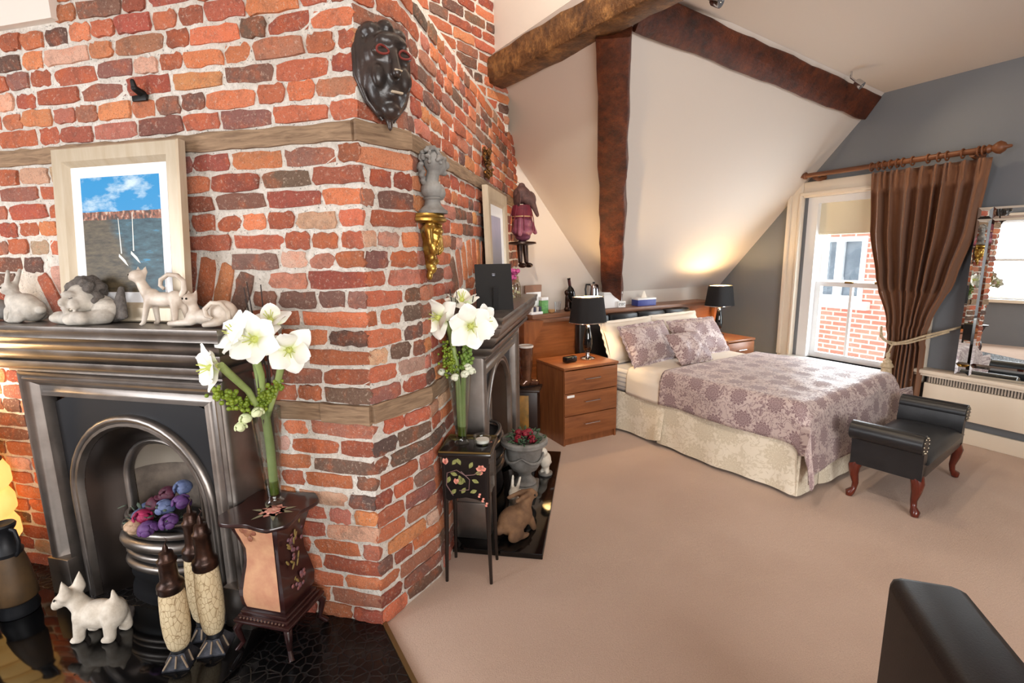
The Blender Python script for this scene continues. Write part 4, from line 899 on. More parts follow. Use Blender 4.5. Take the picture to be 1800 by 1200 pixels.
def bust():
    P = FR(-.02, 0, 0); ang = AR + math.radians(2)
    r = thing('gilt_bracket', 'gilt carved wall bracket carrying the grey bust', 'bracket', FR(-.055, .012, 1.45), AR)
    MB().lathe([(.001, .27), (.085, .27), (.09, .262), (.088, .256), (.096, .25), (.096, .24), (.08, .232), (.001, .232)], 24, (0, 0, 0), None, 1, 1, PI, 2*PI).build('shelf', M_gilt, r, smooth=50)
    blob('scroll', M_gilt, r, [('e', (0, -.03, .21), (.06, .035, .028)), ('c', (-.05, -.035, .215), (-.045, -.04, .15), .018, .012), ('c', (.05, -.035, .215), (.045, -.04, .15), .018, .012), ('e', (0, -.05, .17), (.03, .028, .045)), ('e', (-.03, -.05, .13), (.02, .02, .03)), ('e', (.03, -.05, .13), (.02, .02, .03)), ('c', (0, -.02, .2), (0, -.02, .05), .035, .018), ('e', (-.018, -.035, .09), (.022, .022, .022)), ('e', (.02, -.035, .075), (.018, .02, .018)), ('e', (0, -.03, .045), (.018, .02, .022)), ('e', (-.01, -.02, .015), (.012, .014, .02)), ('e', (.0, -.065, .2), (.035, .02, .018)), ('e', (-.055, -.045, .225), (.022, .02, .014)), ('e', (.055, -.045, .225), (.022, .02, .014))], .005, 2)
    lv = MB()
    for i in range(9): lv.ell((-.032+.008*i, -.07+.002*abs(i-4), .165-.012*abs(i-4)), (.006, .008, .026), rotm(.2, (i-4)*.22, 0), 8, 6)
    lv.build('acanthus', M_gilt, r, smooth=180)
    b = thing('bust', 'small grey classical bust in profile on the gilt bracket', 'bust', FR(-.055, .055, 1.721), AR - .85); b.scale = (1.12, 1.12, 1.12)
    MB().lathe([(.055, 0), (.056, .01), (.046, .016), (.032, .03), (.028, .048), (.036, .054), (.03, .06)], 24).build('socle', M_greystone, b, smooth=50)
    blob('head', M_greystone, b, [('e', (.0, 0, .085), (.042, .04, .036)), ('e', (.03, 0, .075), (.02, .034, .026)), ('c', (-.005, 0, .1), (.008, 0, .15), .026, .024), ('e', (.012, 0, .185), (.04, .034, .044)), ('e', (.035, 0, .17), (.024, .024, .03)), ('e', (.062, 0, .177), (.013, .009, .015)), ('e', (.05, 0, .198), (.012, .02, .01)), ('e', (.052, 0, .16), (.008, .011, .005)), ('e', (.05, 0, .148), (.013, .014, .01)), ('e', (.045, -.012, .186), (.008, .006, .004)), ('e', (.045, .012, .186), (.008, .006, .004))], .003, 1)
    rg = random.Random(2); hr = []
    for i in range(60):
        a = rg.uniform(.9, 2*PI-.9); e = rg.uniform(-.35, 1.45); q = (.005+.042*math.cos(a)*math.cos(e), .036*math.sin(a)*math.cos(e), .192+.044*math.sin(e)); hr.append(('e', q, (.011, .007, .007), (0, rg.uniform(-.6, .6), a)))
    for i in range(12): hr.append(('e', (-.04+rg.uniform(-.006, .008), rg.uniform(-.015, .015), .175-.006*i), (.011, .011, .009)))
    blob('hair', M_greystone, b, hr, .0035, 1)
bust()
def wreath():
    r = thing('bronze_plaque', 'small bronze foliage plaque on the timber above the second picture', 'plaque', FR(1.12, .03, 2.03), AR)
    rg = random.Random(4); b = MB()
    for i in range(60): b.ell((rg.gauss(0, .035), rg.uniform(-.025, 0), rg.uniform(0, .17)), (rg.uniform(.008, .02), .01, rg.uniform(.008, .018)), rotm(rg.uniform(-1, 1), rg.uniform(-1, 1), 0), 7, 5)
    b.build('foliage', mat('bronze_gold', (128, 88, 40), .35, .8, (70, 46, 24), 40), r, smooth=180); MB().box((0, -.005, .085), (.07, .01, .15), .004).build('backing', M_bronze, r)
wreath()
def picture2():
    r = thing('framed_print', 'framed print leaning on the second mantel against the brick', 'picture', FR(1.22, .10, 1.227)); r.matrix_world = Matrix.Translation(FR(1.27, .06, 1.227)) @ Matrix.Rotation(AR, 4, 'Z') @ Matrix.Rotation(math.radians(-1.5), 4, 'X')
    W, H = .66, .74; i = frame_parts(r, W, H, .1, M_champ, .07, MATS['white_slip'])
    t = NT('blue_misty_print'); n = t.noise(t.coord('Object', (6, 1, 3)), 1.2, 4); s = t.n('ShaderNodeSeparateXYZ', {0: t.coord('Object')})
    t.set(col=t.mix(t.ramp(s.outputs[2], [(.2, (0, 0, 0)), (.5, (1, 1, 1))]), t.mix(n, srgb(96, 104, 116), srgb(60, 68, 80)), t.mix(n, srgb(120, 140, 180), srgb(196, 190, 206))), rough=.3)
    MB().span((-W/2+i-.003, -.012, i-.003), (W/2-i+.003, -.006, H-i+.003)).build('print', t.m, r, smooth=0)
picture2()
def frame_back():
    r = thing('framed_photo', 'black photo frame seen from the back on the second mantel', 'photo frame', FR(.62, .2, 1.227)); M = Matrix.Translation(FR(.50, .20, 1.227)) @ Matrix.Rotation(AR - 1.2, 4, 'Z') @ Matrix.Rotation(math.radians(-14), 4, 'X'); r.matrix_world = M
    mb = mat('black_velvet_back', (18, 17, 18), .85)
    MB().box((0, 0, .14), (.2, .012, .28), .003).build('back_board', mb, r)
    MB().box((0, -.03, .075), (.03, .006, .15), .002, rotm(.42, 0, 0)).build('easel_strut', mb, r); MB().box((0, -.008, .22), (.02, .004, .016), .002).build('hanging_ring', M_pewter, r)
frame_back()
M_hook = mat('black_iron', (30, 28, 28), .5, .5)
r = thing('iron_hook', 'dark iron hook knocked into the brickwork above the painting', 'hook', FL(-.87, .012, 2.18), AL); MB().cap((0, .01, 0), (0, -.03, .015), .016, .012).cap((0, -.03, .015), (0, -.035, .04), .011, .008).build('peg', M_hook, r); MB().box((-.01, -.004, -.012), (.07, .012, .022), .004).build('plate', M_hook, r)

# ------------------------------------------------------------------ on the second mantel and hearth
ZM2 = 1.2265
def puppet():
    r = thing('puppet', 'burgundy and brown elephant puppet hanging at the far end of the brick face', 'puppet', FR(1.92, .14, 1.43), AR - .5)
    mbg = mat('burgundy_cloth', (120, 28, 44), .7, 0, (92, 24, 40), 20); mbr = mat('brown_puppet_cloth', (104, 72, 66), .7, 0, (74, 50, 48), 30); mpk = mat('mauve_silk', (150, 86, 104), .45, 0, (120, 60, 80), 16)
    blob('head', mbr, r, [('e', (0, 0, .58), (.075, .07, .07)), ('e', (.02, -.05, .55), (.05, .04, .06)), ('c', (.03, -.07, .54), (.06, -.11, .42), .03, .016), ('e', (0, 0, .65), (.03, .03, .025))], .008)
    for s in (-1, 1): MB().ell((s*.08+.02, 0, .55), (.012, .06, .07), rotm(0, 0, s*.4), 10, 8).build('ear', mbr, r)
    MB().lathe([(.07, .5), (.082, .46), (.085, .43), (.08, .4)], 16).build('collar', mbg, r, smooth=60); MB().lathe([(.078, .42), (.083, .415), (.083, .41), (.078, .405)], 16).build('trim', mat('gold_trim', (200, 168, 120), .5, .4), r)
    blob('tunic', mpk, r, [('e', (0, 0, .36), (.08, .07, .07)), ('e', (-.01, -.01, .3), (.095, .08, .05)), ('e', (.01, 0, .26), (.07, .06, .04)), ('c', (-.06, -.03, .38), (-.11, -.06, .27), .026, .018), ('c', (.06, -.03, .38), (.11, -.05, .29), .026, .018)], .008, 3)
    MB().lathe([(.05, .22), (.11, .215), (.115, .2), (.06, .19)], 18).build('skirt', M_bronze, r, smooth=50)
    for s in (-1, 1): MB().cap((s*.035, 0, .2), (s*.04, -.01, .06), .026, .018).ell((s*.042, -.03, .03), (.022, .04, .02)).build('leg', M_bronze, r, smooth=120)
    tl = MB()
    for i in range(8): a = i*.8; tl.tube([(.07*math.cos(a), .07*math.sin(a), .5), (.1*math.cos(a), .09*math.sin(a), .4), (.11*math.cos(a), .1*math.sin(a), .3)], .004, 5)
    tl.build('tassel', mbg, r); MB().tube([(0, 0, .66), (0, .1, .72)], .002, 5).build('string', M_twig, r)
puppet()
def cage():
    r = thing('bird_cage', 'small wire bird cage topped with pink silk flowers on the second mantel', 'bird cage', FR(1.30, .16, ZM2), AR)
    w_ = MB(); mw = mat('aged_wire', (150, 134, 104), .4, .7)
    for i in range(18): a = 2*PI*i/18; w_.tube([(.055*math.cos(a), .055*math.sin(a), .01)] + [(.055*math.cos(a)*q, .055*math.sin(a)*q, z) for q, z in ((1, .1), (.85, .13), (.5, .15), (.05, .158))], .0016, 4)
    for z in (.012, .05, .1): w_.tube([(.056*math.cos(2*PI*k/24), .056*math.sin(2*PI*k/24), z) for k in range(25)], .002, 5)
    w_.build('wire_cage', mw, r); MB().lathe([(.001, 0), (.062, 0), (.062, .01), (.001, .01)], 24).build('base', mw, r)
    pk = MB(); rg = random.Random(8)
    for i in range(22): a = rg.uniform(0, 2*PI); q = rg.uniform(.0, .045); pk.ell((q*math.cos(a), q*math.sin(a), .15+rg.uniform(0, .07)), (.02, .016, .014), rotm(rg.uniform(-1, 1), rg.uniform(-1, 1), 0), 8, 6)
    pk.build('silk_flowers', mat('pink_silk', (196, 84, 140), .6, 0, (160, 60, 112), 40), r, smooth=180)
    cr = MB()
    for i in range(14): a = rg.uniform(0, 2*PI); q = rg.uniform(0, .04); cr.ell((q*math.cos(a), q*math.sin(a), .02+rg.uniform(0, .07)), (.017, .014, .012), None, 7, 5)
    cr.build('cream_flowers', mat('cream_silk', (226, 214, 184), .7, 0, (172, 180, 120), 50), r, smooth=180)
cage()
r = thing('candlestick', 'small chrome candlestick with glass globe on the second mantel', 'candlestick', FR(1.02, .2, ZM2)); M_chrome = mat('chrome', (210, 210, 214), .12, 1)
MB().lathe([(.03, 0), (.03, .006), (.008, .014), (.007, .05), (.014, .056), (.014, .062)], 18).build('stick', M_chrome, r, smooth=50); MB().lathe([(.012, .062), (.03, .08), (.036, .11), (.03, .14), (.022, .15), (.02, .15)], 20).build('globe', clear_glass('globe_glass', (.9, .9, .92), .03), r, smooth=60)
def urn():
    r = thing('stone_urn', 'grey stone urn on the far hearth filled with red silk roses', 'urn', Vector((1.445, 2.63, .031)), AR)
    MB().box((0, 0, .03), (.17, .17, .06), .006).build('foot', M_greystone, r)
    MB().lathe([(.07, .06), (.078, .07), (.07, .085), (.05, .1), (.042, .125), (.05, .14), (.052, .15), (.085, .165), (.105, .2), (.112, .25), (.118, .3), (.13, .325), (.15, .335), (.152, .355), (.14, .365), (.115, .362), (.1, .33), (.001, .32)], 32).build('bowl', M_greystone, r, smooth=45)
    sw = MB()
    for k in range(4): sw.tube([(.121*math.cos(k*PI/2+t), .121*math.sin(k*PI/2+t), .275-.045*math.sin(t*2)) for t in [j*PI/16 for j in range(9)]], [.005+.006*math.sin(PI*j/8) for j in range(9)], 6)
    sw.build('swag', M_greystone, r, smooth=80)
    fl = thing('silk_roses', 'cluster of red silk roses and greenery in the stone urn', 'flowers', Vector((1.445, 2.63, .356)), 0)
    rg = random.Random(6)
    for (x, y, z) in ((-.05, -.02, .045), (.03, -.055, .04), (.05, .03, .055), (-.02, .04, .06), (.0, -.01, .065)): small_bloom(fl, (x, y, z), .034, int(x*900)+70, mat('crimson_silk', (150, 20, 44), .6, 0, (110, 14, 32), 40))
    gl = MB()
    for i in range(90):
        a, q = rg.uniform(0, 2*PI), rg.uniform(.03, .135); gl.ell((q*math.cos(a), q*math.sin(a), .012+rg.uniform(0, .06)), (.026, .008, .004), rotm(rg.uniform(-.6, .6), rg.uniform(-.9, .3), a), 6, 4)
    stuff(gl.build('greenery', mat('dark_green_foliage', (50, 78, 52), .7, 0, (80, 104, 76), 30), fl, smooth=180))
urn()
r = thing('rabbit_ornament', 'brown rabbit ornament sitting at the front of the far hearth', 'ornament', Vector((1.165, 2.225, .031)), math.radians(12) + PI)
Mbr = mat('brown_rabbit_fur', (142, 108, 78), .8, 0, (104, 76, 56), 14, bump=.4, bscale=140)
blob('body', Mbr, r, [('e', (.02, 0, .085), (.095, .07, .08)), ('e', (-.045, 0, .1), (.06, .058, .07)), ('c', (-.05, 0, .13), (-.075, 0, .175), .045, .04), ('e', (-.1, 0, .195), (.045, .034, .036)), ('e', (-.135, 0, .185), (.024, .024, .022)), ('c', (-.075, -.022, .215), (.02, -.035, .205), .015, .012), ('c', (-.075, .022, .215), (.02, .035, .21), .015, .012), ('e', (.05, -.06, .035), (.055, .025, .04)), ('e', (.05, .06, .035), (.055, .025, .04)), ('e', (-.0, -.062, .012), (.045, .02, .014)), ('e', (-.0, .062, .012), (.045, .02, .014)), ('c', (-.08, -.03, .07), (-.1, -.034, .012), .022, .018), ('c', (-.08, .03, .07), (-.1, .034, .012), .022, .018), ('e', (.118, 0, .06), (.024, .024, .024))], .007)
eyes(r, [(-.112, -.033, .2), (-.112, .033, .2)], .006)
r = thing('rabbit_ornament', 'white rabbit ornament with upright ears behind the brown rabbit', 'ornament', Vector((1.285, 2.43, .031)), math.radians(40)); rabbit(r, mat('white_painted_rabbit', (232, 226, 214), .6, 0, (206, 198, 184), 14), .88); eyes(r, [(-.072, -.03, .152)], .005)
r = thing('bird_ornament', 'white bird ornament behind the stone urn on the far hearth', 'ornament', Vector((1.70, 2.79, .031)), .6)
blob('body', MATS['white_painted_rabbit'], r, [('e', (0, 0, .1), (.05, .04, .06)), ('e', (-.03, 0, .17), (.03, .028, .032)), ('c', (-.05, 0, .17), (-.07, 0, .165), .01, .004), ('c', (.04, 0, .08), (.09, 0, .05), .025, .012), ('e', (-.01, -.02, .02), (.025, .014, .02)), ('e', (-.01, .02, .02), (.025, .014, .02)), ('e', (0, 0, .045), (.03, .028, .03))], .006)
MB().lathe([(.05, 0), (.05, .012), (.02, .02), (.001, .02)], 18).build('base', M_greystone, r)
# flowers arranged in the near grate
r = thing('silk_bouquet', 'purple, blue and crimson silk flowers filling the near grate', 'flowers', FL(U1+.03, D1-.12, .405), AL)
rg = random.Random(12); cols = [mat('crimson_rose_silk', (168, 36, 86), .6, 0, (120, 20, 60), 40), mat('violet_silk', (106, 66, 126), .6, 0, (80, 48, 104), 40), mat('slate_blue_silk', (104, 118, 156), .6, 0, (74, 86, 124), 40), mat('plum_silk', (92, 34, 58), .6, 0, (66, 24, 44), 40), mat('cream_rose_silk', (198, 168, 140), .6, 0, (160, 128, 104), 40)]
for i, (x, y, z, c) in enumerate(((-.03, -.09, .04, 0), (.05, -.05, .075, 2), (.02, 0, .11, 3), (.11, -.02, .09, 1), (-.09, -.05, .015, 2), (-.05, -.12, .005, 4), (.03, -.12, .01, 1), (.1, -.08, .03, 1), (-.11, .0, .02, 2), (.07, .03, .13, 2), (-.02, -.03, .075, 3))): small_bloom(r, (x, y, z), .044, i+31, cols[c])
gl = MB()
for i in range(70): a = rg.uniform(0, 2*PI); q = rg.uniform(.02, .15); gl.ell((q*math.cos(a), -.05+q*math.sin(a)*.6, rg.uniform(-.01, .1)), (.02, .008, .003), rotm(rg.uniform(-.7, .7), rg.uniform(-.9, .3), a), 6, 4)
stuff(gl.build('greenery', mat('grey_green_foliage', (84, 98, 84), .7, 0, (56, 70, 60), 30), r, smooth=180))
# ------------------------------------------------------------------ headboard unit with shelf
M_cherry = wood('cherry_veneer', (112, 64, 36), (150, 92, 54), .35, (14, 14, 1.2), 2.2)
M_cherryh = wood('cherry_veneer_flat', (116, 66, 37), (154, 95, 56), .35, (1.2, 14, 14), 2.2)
M_walnut = wood('shelf_wood', (112, 74, 52), (150, 106, 80), .4, (1.2, 14, 14), 2.2)
M_leather = mat('black_leather', (24, 25, 28), .32, 0, (32, 33, 36), 8, bump=.25, bscale=220, bdist=.002)
ZS = 1.0
def headboard():
    r = thing('headboard_unit', 'cherry wood headboard wall unit with long shelf behind the bed', 'headboard', (2.1, 3.895, 0))
    MB().span((.12, -.04, ZS-.035), (2.5, .232, ZS), .004).build('shelf', M_walnut, r)
    MB().span((.12, .0, .02), (2.5, .04, ZS-.036)).build('back_panel', M_cherryh, r, smooth=0)
    MB().span((.14, -.03, ZS-.075), (.6, .0, ZS-.036), .003).build('rail', M_walnut, r)
    # curved bracket at the left end
    pl = [(.0, 0), (.03, 0), (.07, .1), (.08, .3), (.11, .52), (.2, .66), (.2, .7), (.0, .7)]
    MB().prism([(x-.02, z+.26) for x, z in pl], -.13, -.03).build('end_bracket', M_cherry, r, smooth=0)
    MB().span((2.46, -.06, 0), (2.5, .23, ZS-.036), .003).build('end_panel', M_cherry, r)
    for i in range(4):
        MB().span((.60+i*.366, -.09, .36), (.962+i*.366, -.002, .958), .03).build('leather_pad', M_leather, r)
headboard()
# ------------------------------------------------------------------ chests of drawers
def chest(label, x0, y0, W, D, H, group):
    r = thing('bedside_chest', label, 'chest of drawers', (x0, y0, 0), 0, group)
    MB().span((0, .005, 0), (.018, D, H-.022)).span((W-.018, .005, 0), (W, D, H-.022)).span((0, D-.01, .02), (W, D, H-.022)).span((.018, .02, 0), (W-.018, .03, .06)).span((.018, .025, .05), (W-.018, D, .06)).build('carcass', M_cherry, r, smooth=0)
    MB().span((-.006, -.008, H-.022), (W+.006, D, H), .003).build('top', M_cherryh, r)
    h = (H-.022-.065)/3
    for i in range(3):
        z = .062 + i*h
        d = MB().span((.004, -.004, z), (W-.004, .018, z+h-.006), .002).build('drawer', M_cherryh, r)
        MB().tube([(W*.36, -.004, z+h*.56), (W*.36, -.024, z+h*.56), (W*.64, -.024, z+h*.56), (W*.64, -.004, z+h*.56)], .0045, 8).build('handle', M_chrome, d)
    return r
c1 = chest('cherry wood three-drawer chest beside the brick fireplace, holding the nearer lamp', 2.125, 3.195, .535, .43, .655, 'bedside chests')
MB().box((.06, -.006, .415), (.07, .004, .02), .001).build('sticker', M_white, c1)
chest('cherry wood chest on the window side of the bed, mostly hidden by pillows', 4.19, 3.34, .40, .42, .655, 'bedside chests')
# ------------------------------------------------------------------ table lamps
def lamp(label, x, y, z, k):
    r = thing('table_lamp', label, 'lamp', (x, y, z), 0, 'black bedside lamps')
    MB().lathe([(.001, 0), (.062*k, 0), (.064*k, .006), (.05*k, .014), (.018*k, .022), (.014*k, .04), (.02*k, .045), (.016*k, .055)], 28).build('base', M_chrome, r, smooth=50)
    MB().lathe([(.016*k, .055), (.034*k, .08), (.04*k, .13), (.034*k, .2), (.024*k, .25), (.018*k, .27)], 24).build('column', mat('black_glass', (10, 10, 11), .06, 0, coat=.5), r, smooth=60)
    MB().lathe([(.018*k, .268), (.02*k, .275), (.014*k, .29), (.012*k, .32), (.008*k, .33), (.008*k, .38)], 20).build('fitting', M_chrome, r, smooth=50)
    def sq(a, b_, z_, n=40):
        return [(a*math.copysign(abs(math.cos(t))**.6, math.cos(t)), b_*math.copysign(abs(math.sin(t))**.6, math.sin(t)), z_) for t in [2*PI*i/n for i in range(n)]]
    z0, z1 = .315, .53
    MB().rings([sq(.15*k, .115*k, z0), sq(.152*k, .117*k, z0+.004), sq(.125*k, .095*k, z1)], True).build('shade', mat('black_shade_cloth', (24, 21, 22), .85, bump=.1, bscale=300), r, smooth=50)
    MB().rings([sq(.147*k, .112*k, z0+.001), sq(.122*k, .092*k, z1-.001)], True).build('shade_lining', mat('white_shade_lining', (246, 236, 214), .7), r, smooth=50)
    for zz, a, b_ in ((z0, .1525, .1175), (z1, .1265, .0965)): MB().rings([sq(a*k, b_*k, zz-.003), sq((a+.002)*k, (b_+.002)*k, zz), sq(a*k, b_*k, zz+.004)], True).build('trim', M_chrome, r, smooth=50)
    t = NT('lamp_bulb_'+str(x)); t.set(col=(1, .9, .7, 1), ecol=(1, .78, .45, 1), estr=12)
    MB().ell((0, 0, .42), (.024, .024, .032), n=14, m=8).build('bulb', t.m, r)
    l = bpy.data.lights.new('lamp_light', 'POINT'); l.energy = 10; l.color = (1, .68, .34); l.shadow_soft_size = .03
    o = bpy.data.objects.new('lamp_light', l); COL.objects.link(o); o.parent = r; o.location = (0, 0, .465)
lamp('black-shaded table lamp on the chest beside the brick fireplace', 2.50, 3.40, .656, 1.0)
lamp('black-shaded table lamp on the window side of the bed', 4.42, 3.66, .656, .98)
r = thing('alarm_clock', 'small black digital alarm clock on the near bedside chest', 'clock', (2.29, 3.36, .656), .15)
MB().box((0, 0, .026), (.12, .06, .05), .012).build('case', mat('black_plastic', (16, 16, 17), .25), r); MB().box((0, -.0295, .028), (.085, .003, .03), .001).build('display', mat('dark_display', (10, 12, 14), .08), r)

# ------------------------------------------------------------------ bed
BR = math.radians(6); BO = Vector((2.93, 1.775, 0)); BW, BLEN = 1.36, 1.88
def damask(name, base, dark, scale, contrast=1.0, warp=.35, uvk=1.0):
    t = NT(name); v = t.coord('UV'); v = t.n('ShaderNodeMapping', {'Vector': v, 'Scale': (scale, scale, 1)}).outputs[0]
    vor = t.n('ShaderNodeTexVoronoi', {'Vector': v, 'Scale': 1.0, 'Randomness': .45}, voronoi_dimensions='2D')
    dlt = t.n('ShaderNodeVectorMath', {0: v, 1: vor.outputs['Position']}, operation='SUBTRACT').outputs[0]
    s = t.n('ShaderNodeSeparateXYZ', {0: dlt}); ang = t.math('ARCTAN2', s.outputs[1], s.outputs[0]); rad = vor.outputs['Distance']
    pet = t.math('MULTIPLY', t.math('ABSOLUTE', t.math('SINE', t.math('MULTIPLY', ang, 6.0))), .13)
    edge = t.math('SUBTRACT', t.math('ADD', pet, .22), rad)
    fl = t.ramp(edge, [(0, (0, 0, 0)), (.02, (1, 1, 1))]); ring = t.math('SINE', t.math('MULTIPLY', t.math('ADD', rad, t.math('MULTIPLY', pet, -.8)), 62.0))
    ringm = t.ramp(ring, [(.25, (1, 1, 1)), (.75, (.35, .35, .35))]); fl = t.math('MULTIPLY', fl, ringm)
    wv = t.noise(v, 3.1, 3, .55, dist=1.4); wv2 = t.noise(v, 6.2, 3, .6, dist=1.0)
    sc_ = t.math('ADD', t.math('LESS_THAN', t.math('ABSOLUTE', t.math('SUBTRACT', wv, .5)), .028), t.math('GREATER_THAN', wv2, .60))
    out = t.math('MULTIPLY', t.math('MINIMUM', sc_, 1.0), t.ramp(edge, [(.0, (.85, .85, .85)), (.03, (0, 0, 0))]))
    f = t.math('MULTIPLY', t.math('MAXIMUM', fl, out), contrast)
    t.set(col=t.mix(f, srgb(*base), srgb(*dark)), rough=t.math('ADD', .5, t.math('MULTIPLY', f, .2)), sheen=.2)
    t.bump(t.noise(v, 40, 3), .12, .004); return t.m
M_dam = damask('lilac_damask', (204, 186, 182), (138, 112, 116), 5.2)
M_dam2 = damask('lilac_damask_small', (202, 184, 180), (136, 108, 110), 4.4)
M_skirt = damask('cream_damask', (242, 233, 214), (210, 198, 172), 3.4, .7)
M_linen = mat('cream_linen', (236, 226, 212), .8, bump=.08, bscale=30, bdist=.01)
M_ticking = NT('mattress_ticking'); tv = M_ticking.n('ShaderNodeSeparateXYZ', {0: M_ticking.coord('Object')}); tw = M_ticking.math('SINE', M_ticking.math('MULTIPLY', tv.outputs[2], 160.0)); M_ticking.set(col=M_ticking.mix(M_ticking.ramp(tw, [(.4, (0, 0, 0)), (.6, (1, 1, 1))]), srgb(222, 220, 218), srgb(176, 178, 186)), rough=.8); M_ticking = M_ticking.m
def bed():
    r = thing('bed', 'double divan bed with cream patterned valance in the corner by the window', 'bed', BO, BR)
    MB().span((.03, .03, .07), (BW-.03, BLEN, .34), .01).build('divan_base', M_linen, r)
    MB().span((0, .01, .34), (BW, BLEN, .565), .045).build('mattress', M_ticking, r, smooth=60)
    for x, y in ((.07, .08), (BW-.07, .08), (.07, BLEN-.1), (BW-.07, BLEN-.1)): MB().lathe([(.022, 0), (.026, .006), (.026, .07), (.001, .07)], 14, (x, y, 0)).build('castor', mat('black_castor', (20, 18, 18), .5), r, smooth=50)
    # valance panels: left side (two), foot, right side
    def panel(P, Q, seed, n=(0, 0), u0=0.0, flick=0.0):
        P, Q = Vector(P), Vector(Q); L = (Q-P).length; d = (Q-P).normalized(); nn = Vector(n)
        def f(u, v):
            p = P + d*(L*u); z = .36 - .335*v; o_ = v*(.022 + .012*math.sin(u*L*8+seed) + .006*math.sin(u*L*23+seed*2)) + flick*v*max(0, u-.75)*4*.05 + .006
            if u in (0.0, 1.0): o_ *= .6
            return p + nn*o_ + Vector((0, 0, z + flick*v*max(0, u-.8)*.25))
        MB().grid(f, max(8, int(L*26)), 8, L, .335).build('valance_panel', M_skirt, r, smooth=180)
    x_ = -.006
    panel((x_, BLEN-.1, 0), (x_, 1.02, 0), 1, (-1, 0, 0), flick=.9); panel((x_-.004, 1.08, 0), (x_-.002, -.03, 0), 4, (-1, 0, 0)); panel((x_-.03, -.006, 0), (.30, -.006, 0), 2, (0, -1, 0)); panel((.26, -.008, 0), (BW, -.008, 0), 6, (0, -1, 0)); panel((BW+.006, 0, 0), (BW+.006, BLEN-.1, 0), 3, (1, 0, 0))
bed()
def cover(name, label, mat_, xa, xb, ya, yb, z, dl, dr, df, cat, us, amp=.012, skew=0):
    """cloth over the mattress: hangs dl on the left, dr on the right, df at the foot"""
    r = thing(name, label, cat, BO, BR); rad = .07
    def prof(s, half, drop_n, drop_p):      # s from -half-drop .. half+drop -> (offset, fall)
        if abs(s) <= half-rad: return s, 0.0
        q = abs(s)-(half-rad); sg = math.copysign(1, s)
        if q < rad*PI/2: a = q/rad; return sg*(half-rad+rad*math.sin(a)), rad*(1-math.cos(a))
        return sg*half, rad + (q-rad*PI/2)
    cx, hw = (xa+xb)/2, (xb-xa)/2; cy, hy = (ya+yb)/2, (yb-ya)/2
    def f(u, v):
        s = -hw-dl + u*(2*hw+dl+dr); t = -hy-df + v*(2*hy+df)
        sx_, fx = prof(s, hw, dl, dr); ty, fy = (t, 0) if t > -hy+rad else prof(t, hy, df, 0)
        fall = fx + fy; flare = 0
        x, y = cx+sx_, cy+ty
        if fx > rad: x += math.copysign(.012+.10*max(0, fx-rad)*.4 + .012*math.sin(t*9+1.2), s); 
        if fy > rad: y -= .012+.12*(fy-rad) + .014*math.sin(s*8+.7)
        if fx > rad and fy > rad: fall = max(fx, fy) + .35*min(fx, fy); x += math.copysign(.05, s); y -= .05
        zz = z - fall + amp*noise.noise(Vector((s*2.4, t*2.4, 1.7))) * (1 if fall < .03 else .6) + .006*noise.noise(Vector((s*8, t*8, 4)))
        return (x, y, max(zz, .12))
    o = MB().grid(f, 72, 84, 2*hw+dl+dr, 2*hy+df).build('cloth', mat_, r, smooth=180)
    so = o.modifiers.new('thickness', 'SOLIDIFY'); so.thickness = .012; so.offset = -1
    return r
cover('bed_sheet', 'plain cream sheet folded over the mattress below the pillows', M_linen, -.006, BW+.006, .85, 1.44, .583, .20, .20, 0, 'sheet', 1, .004)
cover('bedspread', 'lilac-grey damask bedspread hanging over the side and foot of the bed', M_dam, -.022, BW+.022, -.03, 1.07, .618, .235, .235, .40, 'bedspread', 1)
def pillow(name, label, mat_, x, y, z, W, H, T, lean, yaw, cat='pillow', group=None, roll=0, frill=0):
    r = thing(name, label, cat, BO + Matrix.Rotation(BR, 3, 'Z') @ Vector((x, y, z)), 0, group)
    r.matrix_world = Matrix.Translation(r.location) @ Matrix.Rotation(BR+yaw, 4, 'Z') @ Matrix.Rotation(-lean, 4, 'X') @ Matrix.Rotation(roll, 4, 'Y')
    def side(sg):
        def f(u, v):
            a, b_ = 2*u-1, 2*v-1; k = (max(0, 1-abs(a)**3.2)*max(0, 1-abs(b_)**3.2))**.55
            pin = 1 - .07*(1-abs(a)**2)*abs(b_)**4; pin2 = 1 - .07*(1-abs(b_)**2)*abs(a)**4
            return (a*W/2*pin2, sg*(k*T/2 + .004*noise.noise(Vector((a*3, b_*3, sg+x)))*k*4), H/2 + b_*H/2*pin)
        return f
    b = MB(); b.grid(side(-1), 22, 18, W, H); b.grid(side(1), 22, 18, W, H); b.build('cushion_body', mat_, r, smooth=180)
    if frill:
        q = MB()
        for s0, s1 in (((-1, 0), (1, 0)), ((1, 0), (1, 1)), ((1, 1), (-1, 1)), ((-1, 1), (-1, 0))):
            def f(u, v, s0=s0, s1=s1):
                X = (s0[0]+(s1[0]-s0[0])*u); Z = (s0[1]+(s1[1]-s0[1])*u); return (X*(W/2-.012+v*frill), .005*math.sin(u*38)*v + v*.004, H/2 + (Z*2-1)*(H/2-.012+v*frill))
            q.grid(f, 30, 3, W, frill)
        q.build('flange', mat_, r, smooth=180)
    return r
D_ = math.radians
pillow('pillow', 'plain cream pillow standing behind the damask ones, nearer the brick fireplace', M_linen, .33, 1.64, .585, .68, .37, .15, D_(22), D_(2), frill=.025)
pillow('pillow', 'plain cream pillow propped at the window end of the headboard', M_linen, 1.02, 1.66, .585, .66, .37, .15, D_(22), D_(-2), frill=.025)
pillow('pillow', 'damask pillow leaning against the headboard, nearer the brick fireplace', M_dam2, .36, 1.42, .59, .64, .36, .16, D_(30), D_(5), frill=.03)
